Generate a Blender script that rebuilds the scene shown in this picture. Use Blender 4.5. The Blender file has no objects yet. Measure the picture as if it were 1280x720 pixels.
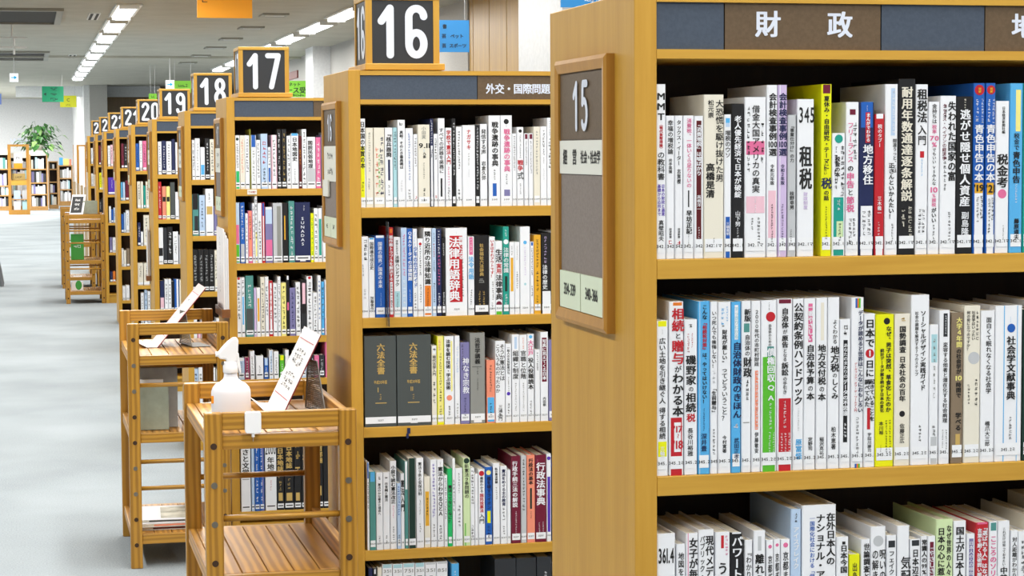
import bpy, bmesh, math, random
from mathutils import Vector, Matrix
random.seed(7)
SC = bpy.context.scene
COL = SC.collection

# ---------------------------------------------------------------- camera
FPX = 2600.0
CAM_POS = Vector((-0.75791, -2.4626, 1.43024))
YAW, PITCH, ROLL = 0.22878, -0.06623, 0.00548
def cam_axes():
    F = Vector((math.sin(YAW), math.cos(YAW), 0)); R = Vector((math.cos(YAW), -math.sin(YAW), 0)); U = Vector((0, 0, 1))
    F2 = F*math.cos(PITCH)+U*math.sin(PITCH); U2 = -F*math.sin(PITCH)+U*math.cos(PITCH)
    return R*math.cos(ROLL)-U2*math.sin(ROLL), R*math.sin(ROLL)+U2*math.cos(ROLL), F2
CR, CU, CF = cam_axes()
cd = bpy.data.cameras.new('camera'); cam = bpy.data.objects.new('camera', cd); COL.objects.link(cam)
cd.sensor_width = 36.0; cd.lens = FPX/1280*36; cd.clip_start = .05; cd.clip_end = 300
cam.matrix_world = Matrix(((CR.x, CU.x, -CF.x, CAM_POS.x), (CR.y, CU.y, -CF.y, CAM_POS.y), (CR.z, CU.z, -CF.z, CAM_POS.z), (0, 0, 0, 1)))
SC.camera = cam

# ---------------------------------------------------------------- world, exposure
w = bpy.data.worlds.new('world'); SC.world = w; w.use_nodes = True
w.node_tree.nodes['Background'].inputs[0].default_value = (.93, .97, 1.0, 1)
w.node_tree.nodes['Background'].inputs[1].default_value = .42  # ambient fill added for the book faces, entering by the open end behind the camera
SC.view_settings.view_transform = 'Standard'; SC.view_settings.look = 'None'
SC.view_settings.gamma = 1.0; SC.view_settings.use_curve_mapping = False
SC.view_settings.exposure = -0.70
LAMP_W = 62.0      # watts of each ceiling fitting in view
CEIL = 2.9

# ---------------------------------------------------------------- helpers
def ray(x, y): return CF*FPX+CR*(x-640)+CU*(360-y)
def atY(x, y, Y): d = ray(x, y); return CAM_POS+d*((Y-CAM_POS.y)/d.y)     # measure a point of the photograph on a real plane
def srgb(h):
    v = [int(h[i:i+2], 16)/255 for i in (0, 2, 4)]
    return tuple((c/12.92 if c <= .04045 else ((c+.055)/1.055)**2.4) for c in v)+(1,)
MATS = {}
def mat(name, hexc, rough=.5, emit=0, metal=0, spec=.5, trans=0, alpha=1):
    if name in MATS: return MATS[name]
    m = bpy.data.materials.new(name); m.use_nodes = True; b = m.node_tree.nodes['Principled BSDF']
    c = srgb(hexc) if isinstance(hexc, str) else hexc
    b.inputs['Base Color'].default_value = c; b.inputs['Roughness'].default_value = rough
    b.inputs['Metallic'].default_value = metal; b.inputs['Specular IOR Level'].default_value = spec
    b.inputs['Transmission Weight'].default_value = trans; b.inputs['Alpha'].default_value = alpha
    if emit: b.inputs['Emission Color'].default_value = c; b.inputs['Emission Strength'].default_value = emit
    MATS[name] = m; return m
def nodes_of(m): return m.node_tree.nodes, m.node_tree.links
def wood(name, c1, c2, axis='Z', rings=0, rough=.38, scale=1.0, c3=None):
    m = mat(name, c1, rough); N, L = nodes_of(m); b = N['Principled BSDF']
    tc = N.new('ShaderNodeTexCoord'); mp = N.new('ShaderNodeMapping'); L.new(tc.outputs['Object'], mp.inputs[0])
    s = [26*scale]*3; s['XYZ'.index(axis)] = 1.6*scale; mp.inputs['Scale'].default_value = s
    oi = N.new('ShaderNodeObjectInfo'); ml = N.new('ShaderNodeMath'); ml.operation = 'MULTIPLY'; ml.inputs[1].default_value = 40
    L.new(oi.outputs['Random'], ml.inputs[0])
    cx = N.new('ShaderNodeCombineXYZ')
    for k in range(3): L.new(ml.outputs[0], cx.inputs[k])
    L.new(cx.outputs[0], mp.inputs['Location'])
    n1 = N.new('ShaderNodeTexNoise'); n1.inputs['Scale'].default_value = 1.0; n1.inputs['Detail'].default_value = 6; n1.inputs['Distortion'].default_value = .4
    L.new(mp.outputs[0], n1.inputs['Vector'])
    n2 = N.new('ShaderNodeTexNoise'); n2.inputs['Scale'].default_value = 7; n2.inputs['Detail'].default_value = 4; L.new(mp.outputs[0], n2.inputs['Vector'])
    mx = N.new('ShaderNodeMix'); mx.data_type = 'FLOAT'; mx.inputs[0].default_value = .35
    L.new(n1.outputs['Fac'], mx.inputs[2]); L.new(n2.outputs['Fac'], mx.inputs[3]); fac = mx.outputs[0]
    if rings:
        wv = N.new('ShaderNodeTexWave'); wv.wave_type = 'RINGS'; wv.rings_direction = axis
        m2 = N.new('ShaderNodeMapping'); s2 = [3.2*rings]*3; s2['XYZ'.index(axis)] = .42*rings; m2.inputs['Scale'].default_value = s2
        L.new(tc.outputs['Object'], m2.inputs[0]); L.new(cx.outputs[0], m2.inputs['Location'])
        wv.inputs['Scale'].default_value = 4.5; wv.inputs['Distortion'].default_value = 3.5; wv.inputs['Detail'].default_value = 2; wv.inputs['Detail Scale'].default_value = .8
        L.new(m2.outputs[0], wv.inputs['Vector'])
        m3 = N.new('ShaderNodeMix'); m3.data_type = 'FLOAT'; m3.inputs[0].default_value = .55
        L.new(fac, m3.inputs[2]); L.new(wv.outputs['Fac'], m3.inputs[3]); fac = m3.outputs[0]
    cr = N.new('ShaderNodeValToRGB'); cr.color_ramp.elements[0].position = .3; cr.color_ramp.elements[1].position = .7
    cr.color_ramp.elements[0].color = srgb(c2); cr.color_ramp.elements[1].color = srgb(c1)
    if c3: e = cr.color_ramp.elements.new(.5); e.color = srgb(c3)
    L.new(fac, cr.inputs[0]); L.new(cr.outputs[0], b.inputs['Base Color'])
    bp = N.new('ShaderNodeBump'); bp.inputs['Strength'].default_value = .08; bp.inputs['Distance'].default_value = .002
    L.new(fac, bp.inputs['Height']); L.new(bp.outputs[0], b.inputs['Normal'])
    return m
def speckle(name, c1, c2, scale, rough=.8, bump=.1, detail=3):
    m = mat(name, c1, rough); N, L = nodes_of(m); b = N['Principled BSDF']
    tc = N.new('ShaderNodeTexCoord'); n = N.new('ShaderNodeTexNoise'); n.inputs['Scale'].default_value = scale; n.inputs['Detail'].default_value = detail
    L.new(tc.outputs['Object'], n.inputs['Vector'])
    cr = N.new('ShaderNodeValToRGB'); cr.color_ramp.elements[0].position = .35; cr.color_ramp.elements[1].position = .65
    cr.color_ramp.elements[0].color = srgb(c2); cr.color_ramp.elements[1].color = srgb(c1)
    L.new(n.outputs['Fac'], cr.inputs[0]); L.new(cr.outputs[0], b.inputs['Base Color'])
    if bump:
        bp = N.new('ShaderNodeBump'); bp.inputs['Strength'].default_value = bump; bp.inputs['Distance'].default_value = .003
        L.new(n.outputs['Fac'], bp.inputs['Height']); L.new(bp.outputs[0], b.inputs['Normal'])
    return m
W_V = wood('oak_upright', 'CC9C3A', 'B98826', 'Z', rough=.5)
W_H = wood('oak_shelf', 'D0A23E', 'BC8B2C', 'X', rough=.45)
W_FR = wood('oak_frame', 'C28C3A', 'AC782A', 'Z')
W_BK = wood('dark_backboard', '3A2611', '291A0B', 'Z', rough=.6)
P_V = wood('pine_post', 'B9872F', '9B6D22', 'Z', rings=2.2, rough=.35)
P_Y = wood('pine_plank', 'C8923E', 'A06E2A', 'Y', rings=1.6, rough=.42)
P_X = wood('pine_rail', 'BC8A32', '9E7026', 'X', rings=2, rough=.35)
M_SLATE = speckle('slate_blue_panel', '434E5E', '3D4858', 220, .55, .05)
M_BROWN = speckle('brown_panel', '645039', '5C4932', 220, .55, .05)
M_TAUPE = speckle('taupe_felt', '8A7F78', '80756E', 260, .8, .05)
M_DARK = mat('charcoal_panel', '26282C', .5)
M_NUM = mat('number_white', 'DCE2F0', .45)
M_INK = mat('ink_black', '161616', .6)
M_WHITE = mat('white_plastic', 'F2F2F4', .35)
M_CARD = mat('cream_card', 'E6E6DC', .5)
M_GCARD = mat('pale_green_card', 'DCE6CC', .5)
M_PAGE = speckle('page_edges', 'E4DFD2', 'D2CCBC', 90, .8, 0)
M_SCREW = mat('screw_metal', '8A8478', .35, metal=.8)
M_HOLE = mat('peg_hole', '3A2410', .8)
M_STEEL = mat('steel', 'B8B8B8', .3, metal=.9)

def tag(o, label=None, cat=None, group=None, kind=None):
    if label: o['label'] = label
    if cat: o['category'] = cat
    if group: o['group'] = group
    if kind: o['kind'] = kind
    return o
def empty(name, loc, rz=0):
    o = bpy.data.objects.new(name, None); COL.objects.link(o); o.location = loc; o.rotation_euler = (0, 0, rz)
    o.empty_display_size = .05; return o
def world_loc(o):
    m = Vector((0, 0, 0))
    while o is not None: m = m+Vector(o.location); o = o.parent
    return m
class MB:
    def __init__(s): s.v = []; s.f = []
    def quad(s, a, b, c, d):
        n = len(s.v); s.v += [a, b, c, d]; s.f.append((n, n+1, n+2, n+3)); return s
    def box(s, x0, x1, y0, y1, z0, z1):
        n = len(s.v)
        s.v += [(x0, y0, z0), (x1, y0, z0), (x1, y1, z0), (x0, y1, z0), (x0, y0, z1), (x1, y0, z1), (x1, y1, z1), (x0, y1, z1)]
        s.f += [tuple(n+i for i in q) for q in ((0, 3, 2, 1), (4, 5, 6, 7), (0, 1, 5, 4), (1, 2, 6, 5), (2, 3, 7, 6), (3, 0, 4, 7))]
        return s
    def prism(s, pts, z0, z1, fn=None):
        fn = fn or (lambda a, b, z: (a, b, z)); n = len(s.v); k = len(pts)
        s.v += [fn(a, b, z0) for a, b in pts]+[fn(a, b, z1) for a, b in pts]
        s.f.append(tuple(n+i for i in reversed(range(k)))); s.f.append(tuple(n+k+i for i in range(k)))
        s.f += [(n+i, n+(i+1) % k, n+k+(i+1) % k, n+k+i) for i in range(k)]; return s
    def tube(s, a, b, r, k=10, r2=None):
        a = Vector(a); b = Vector(b); d = (b-a).normalized(); r2 = r if r2 is None else r2
        u = d.orthogonal().normalized(); v = d.cross(u); n = len(s.v)
        for p, q in ((a, r), (b, r2)):
            for i in range(k):
                t = 2*math.pi*i/k; s.v.append(tuple(p+u*(q*math.cos(t))+v*(q*math.sin(t))))
        s.f.append(tuple(n+i for i in reversed(range(k)))); s.f.append(tuple(n+k+i for i in range(k)))
        s.f += [(n+i, n+(i+1) % k, n+k+(i+1) % k, n+k+i) for i in range(k)]; return s
    def lathe(s, cx, cy, prof, k=24, sx=1, sy=1):
        n = len(s.v)
        for r, z in prof:
            for i in range(k):
                t = 2*math.pi*i/k; s.v.append((cx+r*sx*math.cos(t), cy+r*sy*math.sin(t), z))
        for j in range(len(prof)-1):
            for i in range(k): s.f.append((n+j*k+i, n+j*k+(i+1) % k, n+(j+1)*k+(i+1) % k, n+(j+1)*k+i))
        s.f.append(tuple(n+i for i in reversed(range(k)))); s.f.append(tuple(n+(len(prof)-1)*k+i for i in range(k))); return s
    def build(s, name, m, parent=None, bevel=0, smooth=False, origin=None):
        me = bpy.data.meshes.new(name)
        base = world_loc(parent) if parent is not None else Vector((0, 0, 0))
        org = Vector(origin) if origin is not None else Vector((0, 0, 0))
        off = base+org
        me.from_pydata([(p[0]-off.x, p[1]-off.y, p[2]-off.z) for p in s.v], [], s.f)
        me.materials.append(m)
        o = bpy.data.objects.new(name, me); COL.objects.link(o)
        o.location = org; o.parent = parent
        if bevel:
            b = o.modifiers.new('bevel', 'BEVEL'); b.width = bevel; b.segments = 2; b.limit_method = 'ANGLE'
        if smooth:
            for p in me.polygons: p.use_smooth = True
        return o

# ---------------------------------------------------------------- lettering
GL = {}
EMC = EMH = None
def load_glyph(ch, bold):
    c = bpy.data.curves.new('g', 'FONT'); c.body = ch; c.size = 1; c.resolution_u = 2; c.offset = 0
    o = bpy.data.objects.new('g', c); me = o.to_mesh(); me.calc_loop_triangles()
    V = [(v.co.x, v.co.y) for v in me.vertices]; T = [tuple(t.vertices) for t in me.loop_triangles]
    o.to_mesh_clear(); bpy.data.objects.remove(o); bpy.data.curves.remove(c)
    GL[(ch, bold)] = (V, T)
load_glyph('国', 0)
_v = GL[('国', 0)][0]; _x = [p[0] for p in _v]; _y = [p[1] for p in _v]
EMC = ((min(_x)+max(_x))/2, (min(_y)+max(_y))/2); EMH = (max(_y)-min(_y))/.88
ROT = 'ー〜（）「」『』―…'
def glyph(ch, bold=0, vertical=True):
    """verts in a unit cell centred on 0, +y up"""
    if (ch, bold) not in GL: load_glyph(ch, bold)
    V, T = GL[(ch, bold)]
    if not V: return [], []
    if ord(ch) < 0x250:
        xs = [p[0] for p in V]; cx = (min(xs)+max(xs))/2
        k = 1.12 if vertical else 1.1; V = [((p[0]-cx)/EMH*k, (p[1]-EMC[1]+.02)/EMH*(.95 if ch.isupper() and vertical else 1.06)) for p in V]
    else: V = [((p[0]-EMC[0])/EMH, (p[1]-EMC[1])/EMH) for p in V]
    if vertical and ch in ROT:
        V = [(y, -x) for x, y in V]
        if ch == 'ー': V = [(-x, y) for x, y in V]
    if vertical and ch in '、。': V = [(x+.5, y+.5) for x, y in V]
    return V, T
def pseudo():
    """unreadably small print: a few strokes in one cell"""
    V = []; T = []
    def bar(x0, x1, y0, y1):
        n = len(V); V.extend([(x0, y0), (x1, y0), (x1, y1), (x0, y1)]); T.extend([(n, n+1, n+2), (n, n+2, n+3)])
    for _ in range(random.choice((2, 3))):
        y = random.uniform(-.38, .38); a = random.uniform(-.42, -.1); bar(a, random.uniform(.1, .42), y-.05, y+.05)
    for _ in range(random.choice((1, 2))):
        x = random.uniform(-.32, .32); a = random.uniform(-.42, -.1); bar(x-.05, x+.05, a, random.uniform(.1, .42))
    return V, T
def tokens(s):
    out = []; i = 0
    if s[0] == '~': return ['~']*int(s[1:])
    while i < len(s):
        if s[i] == '{': j = s.index('}', i); out.append(s[i+1:j]); i = j+1
        else: out.append(s[i]); i += 1
    return out
WT = {0: ((-.012, -.01), (.014, -.01), (-.012, .012), (.014, .012)), 1: ((-.03, -.012), (-.03, .015), (0, -.018), (0, .018), (.03, -.012), (.03, .015))}
def text_v(mb, s, xc, z0, z1, wmax, y, bold=0, fill=.98):
    """a column of characters from z0 (top) to z1 on the plane y"""
    tk = tokens(s); h = (z0-z1)/len(tk); wd = min(h*1.06, wmax)
    for i, t in enumerate(tk):
        zc = z0-h*(i+.5)
        if t == '_': continue
        if t == '~': gl = [(pseudo(), 0, 1)]
        elif len(t) > 1:
            ad = [.3 if c in "'.1" else 1.0 if ord(c) > 0x2000 else .62 for c in t]; W_ = sum(ad); gx = min(wmax, h*W_*1.3); gl = []; ux = -W_/2
            for c, a_ in zip(t, ad): gl.append((glyph(c, bold, False), ux+a_/2, gx/(W_*wd))); ux += a_
        else: gl = [(glyph(t, bold), 0, 1)]
        for (V, T), dx, sc in gl:
            for k_, (ox, oy) in enumerate(WT[bold] if t != '~' else ((0, 0),)):
                n = len(mb.v); mb.v += [(xc+(x+dx+ox)*sc*wd, y-k_*.00003, zc+(yy+oy)*h*fill) for x, yy in V]; mb.f += [tuple(n+q for q in t3) for t3 in T]
def normal_of(fn):
    o = Vector(fn(0, 0)); return ((Vector(fn(1, 0))-o).cross(Vector(fn(0, 1))-o)).normalized()
def text_h(mb, s, xc, zc, size, fn, adv=1.0, sx=1.0, bold=0):
    """a horizontal line; fn(u, v) maps line coordinates to 3-D"""
    k = len(s); wd = [(.6 if (ord(c) < 0x250) else 1)*adv for c in s]; x = -sum(wd)/2
    for c, a in zip(s, wd):
        V, T = glyph(c, bold, False) if c not in '~' else pseudo()
        nn = normal_of(fn)
        for k_, (ox, oy) in enumerate(WT[bold] if c != '~' else ((0, 0),)):
            n = len(mb.v); mb.v += [tuple(Vector(fn(xc+(x+a/2+p[0]+ox)*size*sx, zc+(p[1]+oy)*size))+nn*(k_*.00003)) for p in V]; mb.f += [tuple(n+q for q in t) for t in T]
        x += a

# round-ended digits of the number signs
def arc(cx, cy, rx, ry, a0, a1, n=14): return [(cx+rx*math.cos(math.radians(a0+(a1-a0)*i/n)), cy+ry*math.sin(math.radians(a0+(a1-a0)*i/n))) for i in range(n+1)]
DG = {
 '0': [arc(.25, .75, .19, .19, 0, 180)+arc(.25, .25, .19, .19, 180, 360)+[(.44, .75)]],
 '1': [[(.06, .70), (.28, .94), (.28, .06)]],
 '2': [arc(.25, .74, .19, .2, 170, -20)+[(.08, .16), (.06, .06), (.44, .06)]],
 '3': [arc(.24, .74, .18, .2, 150, -80)+[(.18, .53)], arc(.24, .28, .2, .22, 85, -160)],
 '4': [[(.34, .06), (.34, .94), (.05, .3), (.46, .3)]],
 '5': [[(.41, .94), (.12, .94), (.1, .55)]+arc(.24, .33, .2, .27, 125, -140)],
 '6': [arc(.25, .78, .19, .16, 5, 180)+[(.06, .27)], arc(.25, .27, .19, .21, 180, 540, 28)],
 '7': [[(.05, .94), (.44, .94), (.18, .06)]],
 '8': [arc(.25, .73, .165, .2, -90, 270, 24), arc(.25, .27, .195, .215, 90, 450, 24)],
 '9': [arc(.25, .72, .19, .22, 0, 360, 28), [(.44, .72)]+arc(.25, .22, .19, .16, 0, -175)],
}
def digits(mb, s, u0, u1, v0, v1, th, fn):
    k = len(s); cw = (u1-u0)/k; nn = normal_of(fn); lay = [0]
    def put(pts, faces):
        n = len(mb.v); lay[0] += 1; mb.v += [tuple(Vector(fn(*p))+nn*(lay[0]*.00006)) for p in pts]; mb.f += [tuple(n+i for i in f) for f in faces]
    def disc(c): put([(c[0]+th/2*math.cos(t*math.pi/9), c[1]+th/2*math.sin(t*math.pi/9)) for t in range(18)], [tuple(range(18))])
    for i, c in enumerate(s):
        sx = cw*.72/.5; sy = (v1-v0)
        for pl in DG[c]:
            P = [(u0+cw*i+cw*.14+x*sx, v0+y*sy) for x, y in pl]
            P = [P[0]]+[q for p, q in zip(P, P[1:]) if math.hypot(q[0]-p[0], q[1]-p[1]) > 1e-5]
            runs = [[P[0]]]
            for j in range(1, len(P)):
                runs[-1].append(P[j])
                if j < len(P)-1:
                    a = math.atan2(P[j][1]-P[j-1][1], P[j][0]-P[j-1][0]); b = math.atan2(P[j+1][1]-P[j][1], P[j+1][0]-P[j][0])
                    if abs((b-a+math.pi) % (2*math.pi)-math.pi) > .9: runs.append([P[j]])
            for R_ in runs:
                disc(R_[0]); disc(R_[-1]); pts = []
                for j in range(len(R_)):
                    A = R_[max(j-1, 0)]; B = R_[min(j+1, len(R_)-1)]; L_ = math.hypot(B[0]-A[0], B[1]-A[1]); nx, ny = -(B[1]-A[1])/L_*th/2, (B[0]-A[0])/L_*th/2
                    pts += [(R_[j][0]+nx, R_[j][1]+ny), (R_[j][0]-nx, R_[j][1]-ny)]
                put(pts, [(2*j, 2*j+1, 2*j+3, 2*j+2) for j in range(len(R_)-1)])

# ---------------------------------------------------------------- setting
def structure(mb, name, m): o = mb.build(name, m); o['kind'] = 'structure'; return o
carpet = mat('carpet', 'B0B7BA', .95); N, L = nodes_of(carpet)
tc = N.new('ShaderNodeTexCoord'); nz = N.new('ShaderNodeTexNoise'); nz.inputs['Scale'].default_value = 1.1; nz.inputs['Detail'].default_value = 5
n3 = N.new('ShaderNodeTexNoise'); n3.inputs['Scale'].default_value = 160; n3.inputs['Detail'].default_value = 2
mx = N.new('ShaderNodeMix'); mx.data_type = 'FLOAT'; mx.inputs[0].default_value = .5
cr = N.new('ShaderNodeValToRGB'); cr.color_ramp.elements[0].position = .36; cr.color_ramp.elements[1].position = .62
cr.color_ramp.elements[0].color = srgb('868E93'); cr.color_ramp.elements[1].color = srgb('A6AEB3')
L.new(tc.outputs['Object'], nz.inputs['Vector']); L.new(tc.outputs['Object'], n3.inputs['Vector'])
L.new(nz.outputs['Fac'], mx.inputs[2]); L.new(n3.outputs['Fac'], mx.inputs[3]); L.new(mx.outputs[0], cr.inputs[0]); L.new(cr.outputs[0], N['Principled BSDF'].inputs['Base Color'])
structure(MB().box(-9, 9, -3.6, 60, -.05, 0), 'floor', carpet)
ceil = speckle('ceiling_paint', 'B3B0A3', 'ABA89B', 3, .9, 0)
structure(MB().box(-9, 9, -3.6, 60, CEIL, CEIL+.1), 'ceiling', ceil)
wallp = speckle('wall_paint', 'DEDFE0', 'D5D6D8', 30, .85, .05)
greyw = speckle('grey_stone', 'B4B2AE', 'A8A6A2', 60, .8, .05)
structure(MB().box(-9, .62, 56.2, 56.4, 0, CEIL), 'wall_back', wallp)
structure(MB().box(-.95, 2.2, 44.9, 45.1, 2.66, CEIL), 'trim_1', wallp)
structure(MB().box(3.45, 3.65, 17.45, 33, 0, CEIL), 'wall_right', greyw)
structure(MB().box(2.81, 3.45, 11.3, 12.6, 0, CEIL), 'trim_2', speckle('column_paint', 'C6C8CA', 'BEC0C2', 30, .85, .03))
structure(MB().box(3.2, 3.45, 26.8, 27.6, 0, CEIL), 'trim_3', wallp)
structure(MB().box(-9.2, -9, -3.6, 60, 0, CEIL), 'wall_left', wallp)
structure(MB().box(8.9, 9.1, -3.6, 60, 0, CEIL), 'wall_side', wallp)
structure(MB().box(.62, 1.0, 44, 44.6, 0, CEIL), 'trim_4', greyw)
structure(MB().box(.5, .62, 44.2, 56.2, 0, CEIL), 'trim_5', wallp)
far_wood = wood('brown_veneer', '9A7C50', '846843', 'Z', rough=.3)
structure(MB().box(1.0, 3.65, 46, 46.2, 0, CEIL), 'wall_recess', far_wood)
structure(MB().box(-9, 3.45, 30, 30.12, CEIL-.035, CEIL), 'trim_6', ceil)
# glossy veneer panels on the right wall, each its own board
lacquer = wood('lacquered_veneer', 'B98E30', '9C7424', 'Z', rough=.42)
lacquer.node_tree.nodes['Principled BSDF'].inputs['Specular IOR Level'].default_value = .3
vw = MB().box(3.52, 3.65, 12.95, 17.45, 0, CEIL).build('wall_veneer', lacquer); vw['kind'] = 'structure'
y = 12.96; k = 0
while y < 17.4:
    y2 = min(17.44, y+.36)
    MB().box(3.465+.0025*(k % 2), 3.52, y, y2-.006, 0, CEIL-.002).build('panel', lacquer, vw); y = y2; k += 1
# ceiling fittings -------------------------------------------------------
M_TUBE = mat('lamp_diffuser', 'FBFDFF', .4, emit=7)
M_TRIM = mat('fitting_white', 'D8D8D4', .5)
def ceiling_light(x, y, i, row):
    t = empty('ceiling_light', (x, y, CEIL-.052))
    wd, ln = .1, .93
    MB().box(x-wd-.03, x+wd+.03, y-ln, y+ln, CEIL-.02, CEIL).build('housing', M_TRIM, t)
    MB().prism([(-wd, 0), (wd, 0), (wd*.62, -.032), (-wd*.62, -.032)], y-ln+.03, y+ln-.03, lambda a, b, c: (x+a, c, CEIL-.02+b)).build('diffuser', M_TUBE, t)
    for s in (-1, 1): MB().box(x-wd, x+wd, y+s*(ln-.02)-.01, y+s*(ln-.02)+.01, CEIL-.055, CEIL-.02).build('end_cap', M_TRIM, t)
    tag(t, 'lit strip fitting, %s from the camera in the %s row of ceiling lamps' % (ORD[i], row), 'ceiling light', 'lit strip lamps on the ceiling')
    ld = bpy.data.lights.new('lamp', 'AREA'); ld.shape = 'RECTANGLE'; ld.size = .2; ld.size_y = 2.0; ld.energy = LAMP_W; ld.color = (1, .985, .95)
    lo = bpy.data.objects.new('lamp', ld); COL.objects.link(lo); lo.parent = t; lo.location = (0, 0, -.012)
ORD = ['first', 'second', 'third', 'fourth', 'fifth', 'sixth', 'seventh', 'eighth', 'ninth', 'tenth', 'eleventh', 'twelfth', 'thirteenth', 'fourteenth', 'fifteenth', 'sixteenth', 'seventeenth', 'eighteenth', 'nineteenth', 'twentieth', 'twenty-first', 'twenty-second', 'twenty-third', 'twenty-fourth', 'twenty-fifth', 'twenty-sixth', 'twenty-seventh', 'twenty-eighth', 'twenty-ninth', 'thirtieth', 'thirty-first', 'thirty-second', 'thirty-third', 'thirty-fourth', 'thirty-fifth', 'thirty-sixth', 'thirty-seventh', 'thirty-eighth', 'thirty-ninth', 'fortieth']
for i in range(9): ceiling_light(.27, 19.5+2.42*i, i, 'left')
for i in range(7): ceiling_light(2.6, 19.5+2.42*i, i, 'right')
ceiling_light(.15, 49.0, 9, 'left')
# the same rows go on over the nearer bookcases and behind the camera (above the frame)
def unseen_lamp(x, y, e=1.0):
    ld = bpy.data.lights.new('lamp', 'AREA'); ld.shape = 'RECTANGLE'; ld.size = .25; ld.size_y = 2.0; ld.energy = LAMP_W*e; ld.color = (1, .985, .95)
    lo = bpy.data.objects.new('lamp', ld); COL.objects.link(lo); lo.location = (x, y, CEIL-.01)
for i in range(9):
    for x, e in ((-2.06, 1.25), (.27, 1.25), (2.2, .75)): unseen_lamp(x, 17.08-2.42*i, e)
for i in range(9): unseen_lamp(5.6, 16-2.42*i, 1.6)  # extra unseen row, added to brighten the dark right-hand side of the room
for i in range(8): unseen_lamp(-3.2, 22+4.3*i, 4 if i < 5 else 13)  # extra unseen row, added and boosted to brighten the far end and back wall
M_DEAD = mat('unlit_fitting', '96948A', .6); M_GRILLE = mat('dark_grille', '2A2620', .8)
for i, yy in enumerate((20.05, 22.4, 24.9, 27.2, 29.7, 32.3)):
    t = empty('ceiling_fixture', (1.87, yy, CEIL-.02)); MB().box(1.73, 2.01, yy-.22, yy+.22, CEIL-.02, CEIL).build('housing', M_DEAD, t)
    MB().box(1.77, 1.97, yy-.12, yy-.05, CEIL-.026, CEIL-.02).build('reflector', M_TRIM, t)
    tag(t, 'small unlit fitting, %s from the camera between the two lamp rows' % ORD[i], 'ceiling fixture', 'unlit ceiling fittings')
for i, (x0, x1, y0, y1, s) in enumerate(((-2.0, -.35, 19.4, 21.8, 'nearer large'), (-2.0, -.39, 28.6, 31.3, 'farther smaller'), (-2.0, -.9, 17.2, 17.9, 'topmost, cut-off'))):
    t = empty('ceiling_recess', ((x0+x1)/2, (y0+y1)/2, CEIL-.03))
    MB().box(x0+.07, x1-.07, y0+.1, y1-.1, CEIL-.008, CEIL).build('grille', M_GRILLE, t)
    for b in ((x0, x1, y0, y0+.1), (x0, x1, y1-.1, y1), (x0, x0+.07, y0+.1, y1-.1), (x1-.07, x1, y0+.1, y1-.1)):
        MB().box(b[0], b[1], b[2], b[3], CEIL-.03, CEIL).build('frame', M_DEAD, t)
    tag(t, s+' dark rectangular recess in the ceiling at upper left', 'ceiling vent', 'dark ceiling recesses')
for i, (x, yy) in enumerate(((-.015, 20.6), (-.04, 30.2))):
    t = empty('air_slot', (x, yy, CEIL-.012))
    MB().box(x-.06, x+.06, yy-.55, yy+.55, CEIL-.008, CEIL).build('housing', M_TRIM, t)
    for s in (-.03, .03): MB().box(x+s-.014, x+s+.014, yy-.5, yy+.5, CEIL-.012, CEIL-.008).build('slot', M_GRILLE, t)
    tag(t, ('nearer', 'farther')[i]+' pair of short black air slots beside the left lamp row', 'air vent', 'slot air vents')
for i, (px, py, D) in enumerate(((15, 53, 28.),)):
    p = atY(px, 46, 22.0)
    t = empty('ceiling_rail', (p.x, 22, p.z-.1)); MB().box(p.x-.17, p.x+.17, 21.98, 22.02, p.z-.02, p.z+.0).build('bar', M_TRIM, t)
    MB().tube((p.x, 22, p.z), (p.x, 22, CEIL), .012).build('stem', M_TRIM, t); MB().box(p.x-.15, p.x+.17, 21.98, 22.02, p.z-.13, p.z-.11).build('bar', M_TRIM, t)
    MB().tube((p.x+.02, 22, p.z-.2), (p.x+.02, 22, p.z-.02), .012).build('stem', M_TRIM, t)
    tag(t, 'white two-bar metal bracket hanging from the ceiling between dark recesses', 'bracket')

# ---------------------------------------------------------------- colours of covers
CC = dict(w=('ECEEF3', 'white'), c=('E6E1D2', 'cream'), g=('BFC2C6', 'light grey'), k=('17171A', 'black'), r=('BE1E2A', 'red'), m=('6E1230', 'maroon'),
 dr=('5A0F16', 'dark red'), p=('DE6C9A', 'pink'), lp=('EBC0CF', 'pale pink'), y=('E6E800', 'yellow'), py=('EFE58A', 'pale yellow'), gd=('E2A92C', 'gold'), gn=('58B82C', 'green'), eg=('1FB866', 'emerald'),
 pg=('CFE3B0', 'pale green'), te=('1B9A8A', 'teal'), dt=('4F8F8A', 'grey-teal'), dg=('14332A', 'dark green'), b=('1C5CB4', 'blue'), sb=('55AEE6', 'sky blue'), lb=('B9D0EC', 'light blue'),
 n=('1A2450', 'navy'), u=('5230B0', 'purple'), lv=('CDB9E0', 'lavender'), li=('7C78A8', 'lilac'), o=('E07A24', 'orange'), sa=('EE9074', 'salmon'), br=('85745F', 'taupe'),
 gy=('8E8F8B', 'grey'), cg=('4A5050', 'charcoal'), dk=('2B2E33', 'dark grey'), ol=('8A8A2A', 'olive'), gt=('C8A860', 'gold-lettered'), lc=('A9D3DC', 'pale blue'))
def cmat(k, prefix='cover'): return mat(prefix+'_'+CC[k][1].replace(' ', '_'), CC[k][0], .42)

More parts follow.
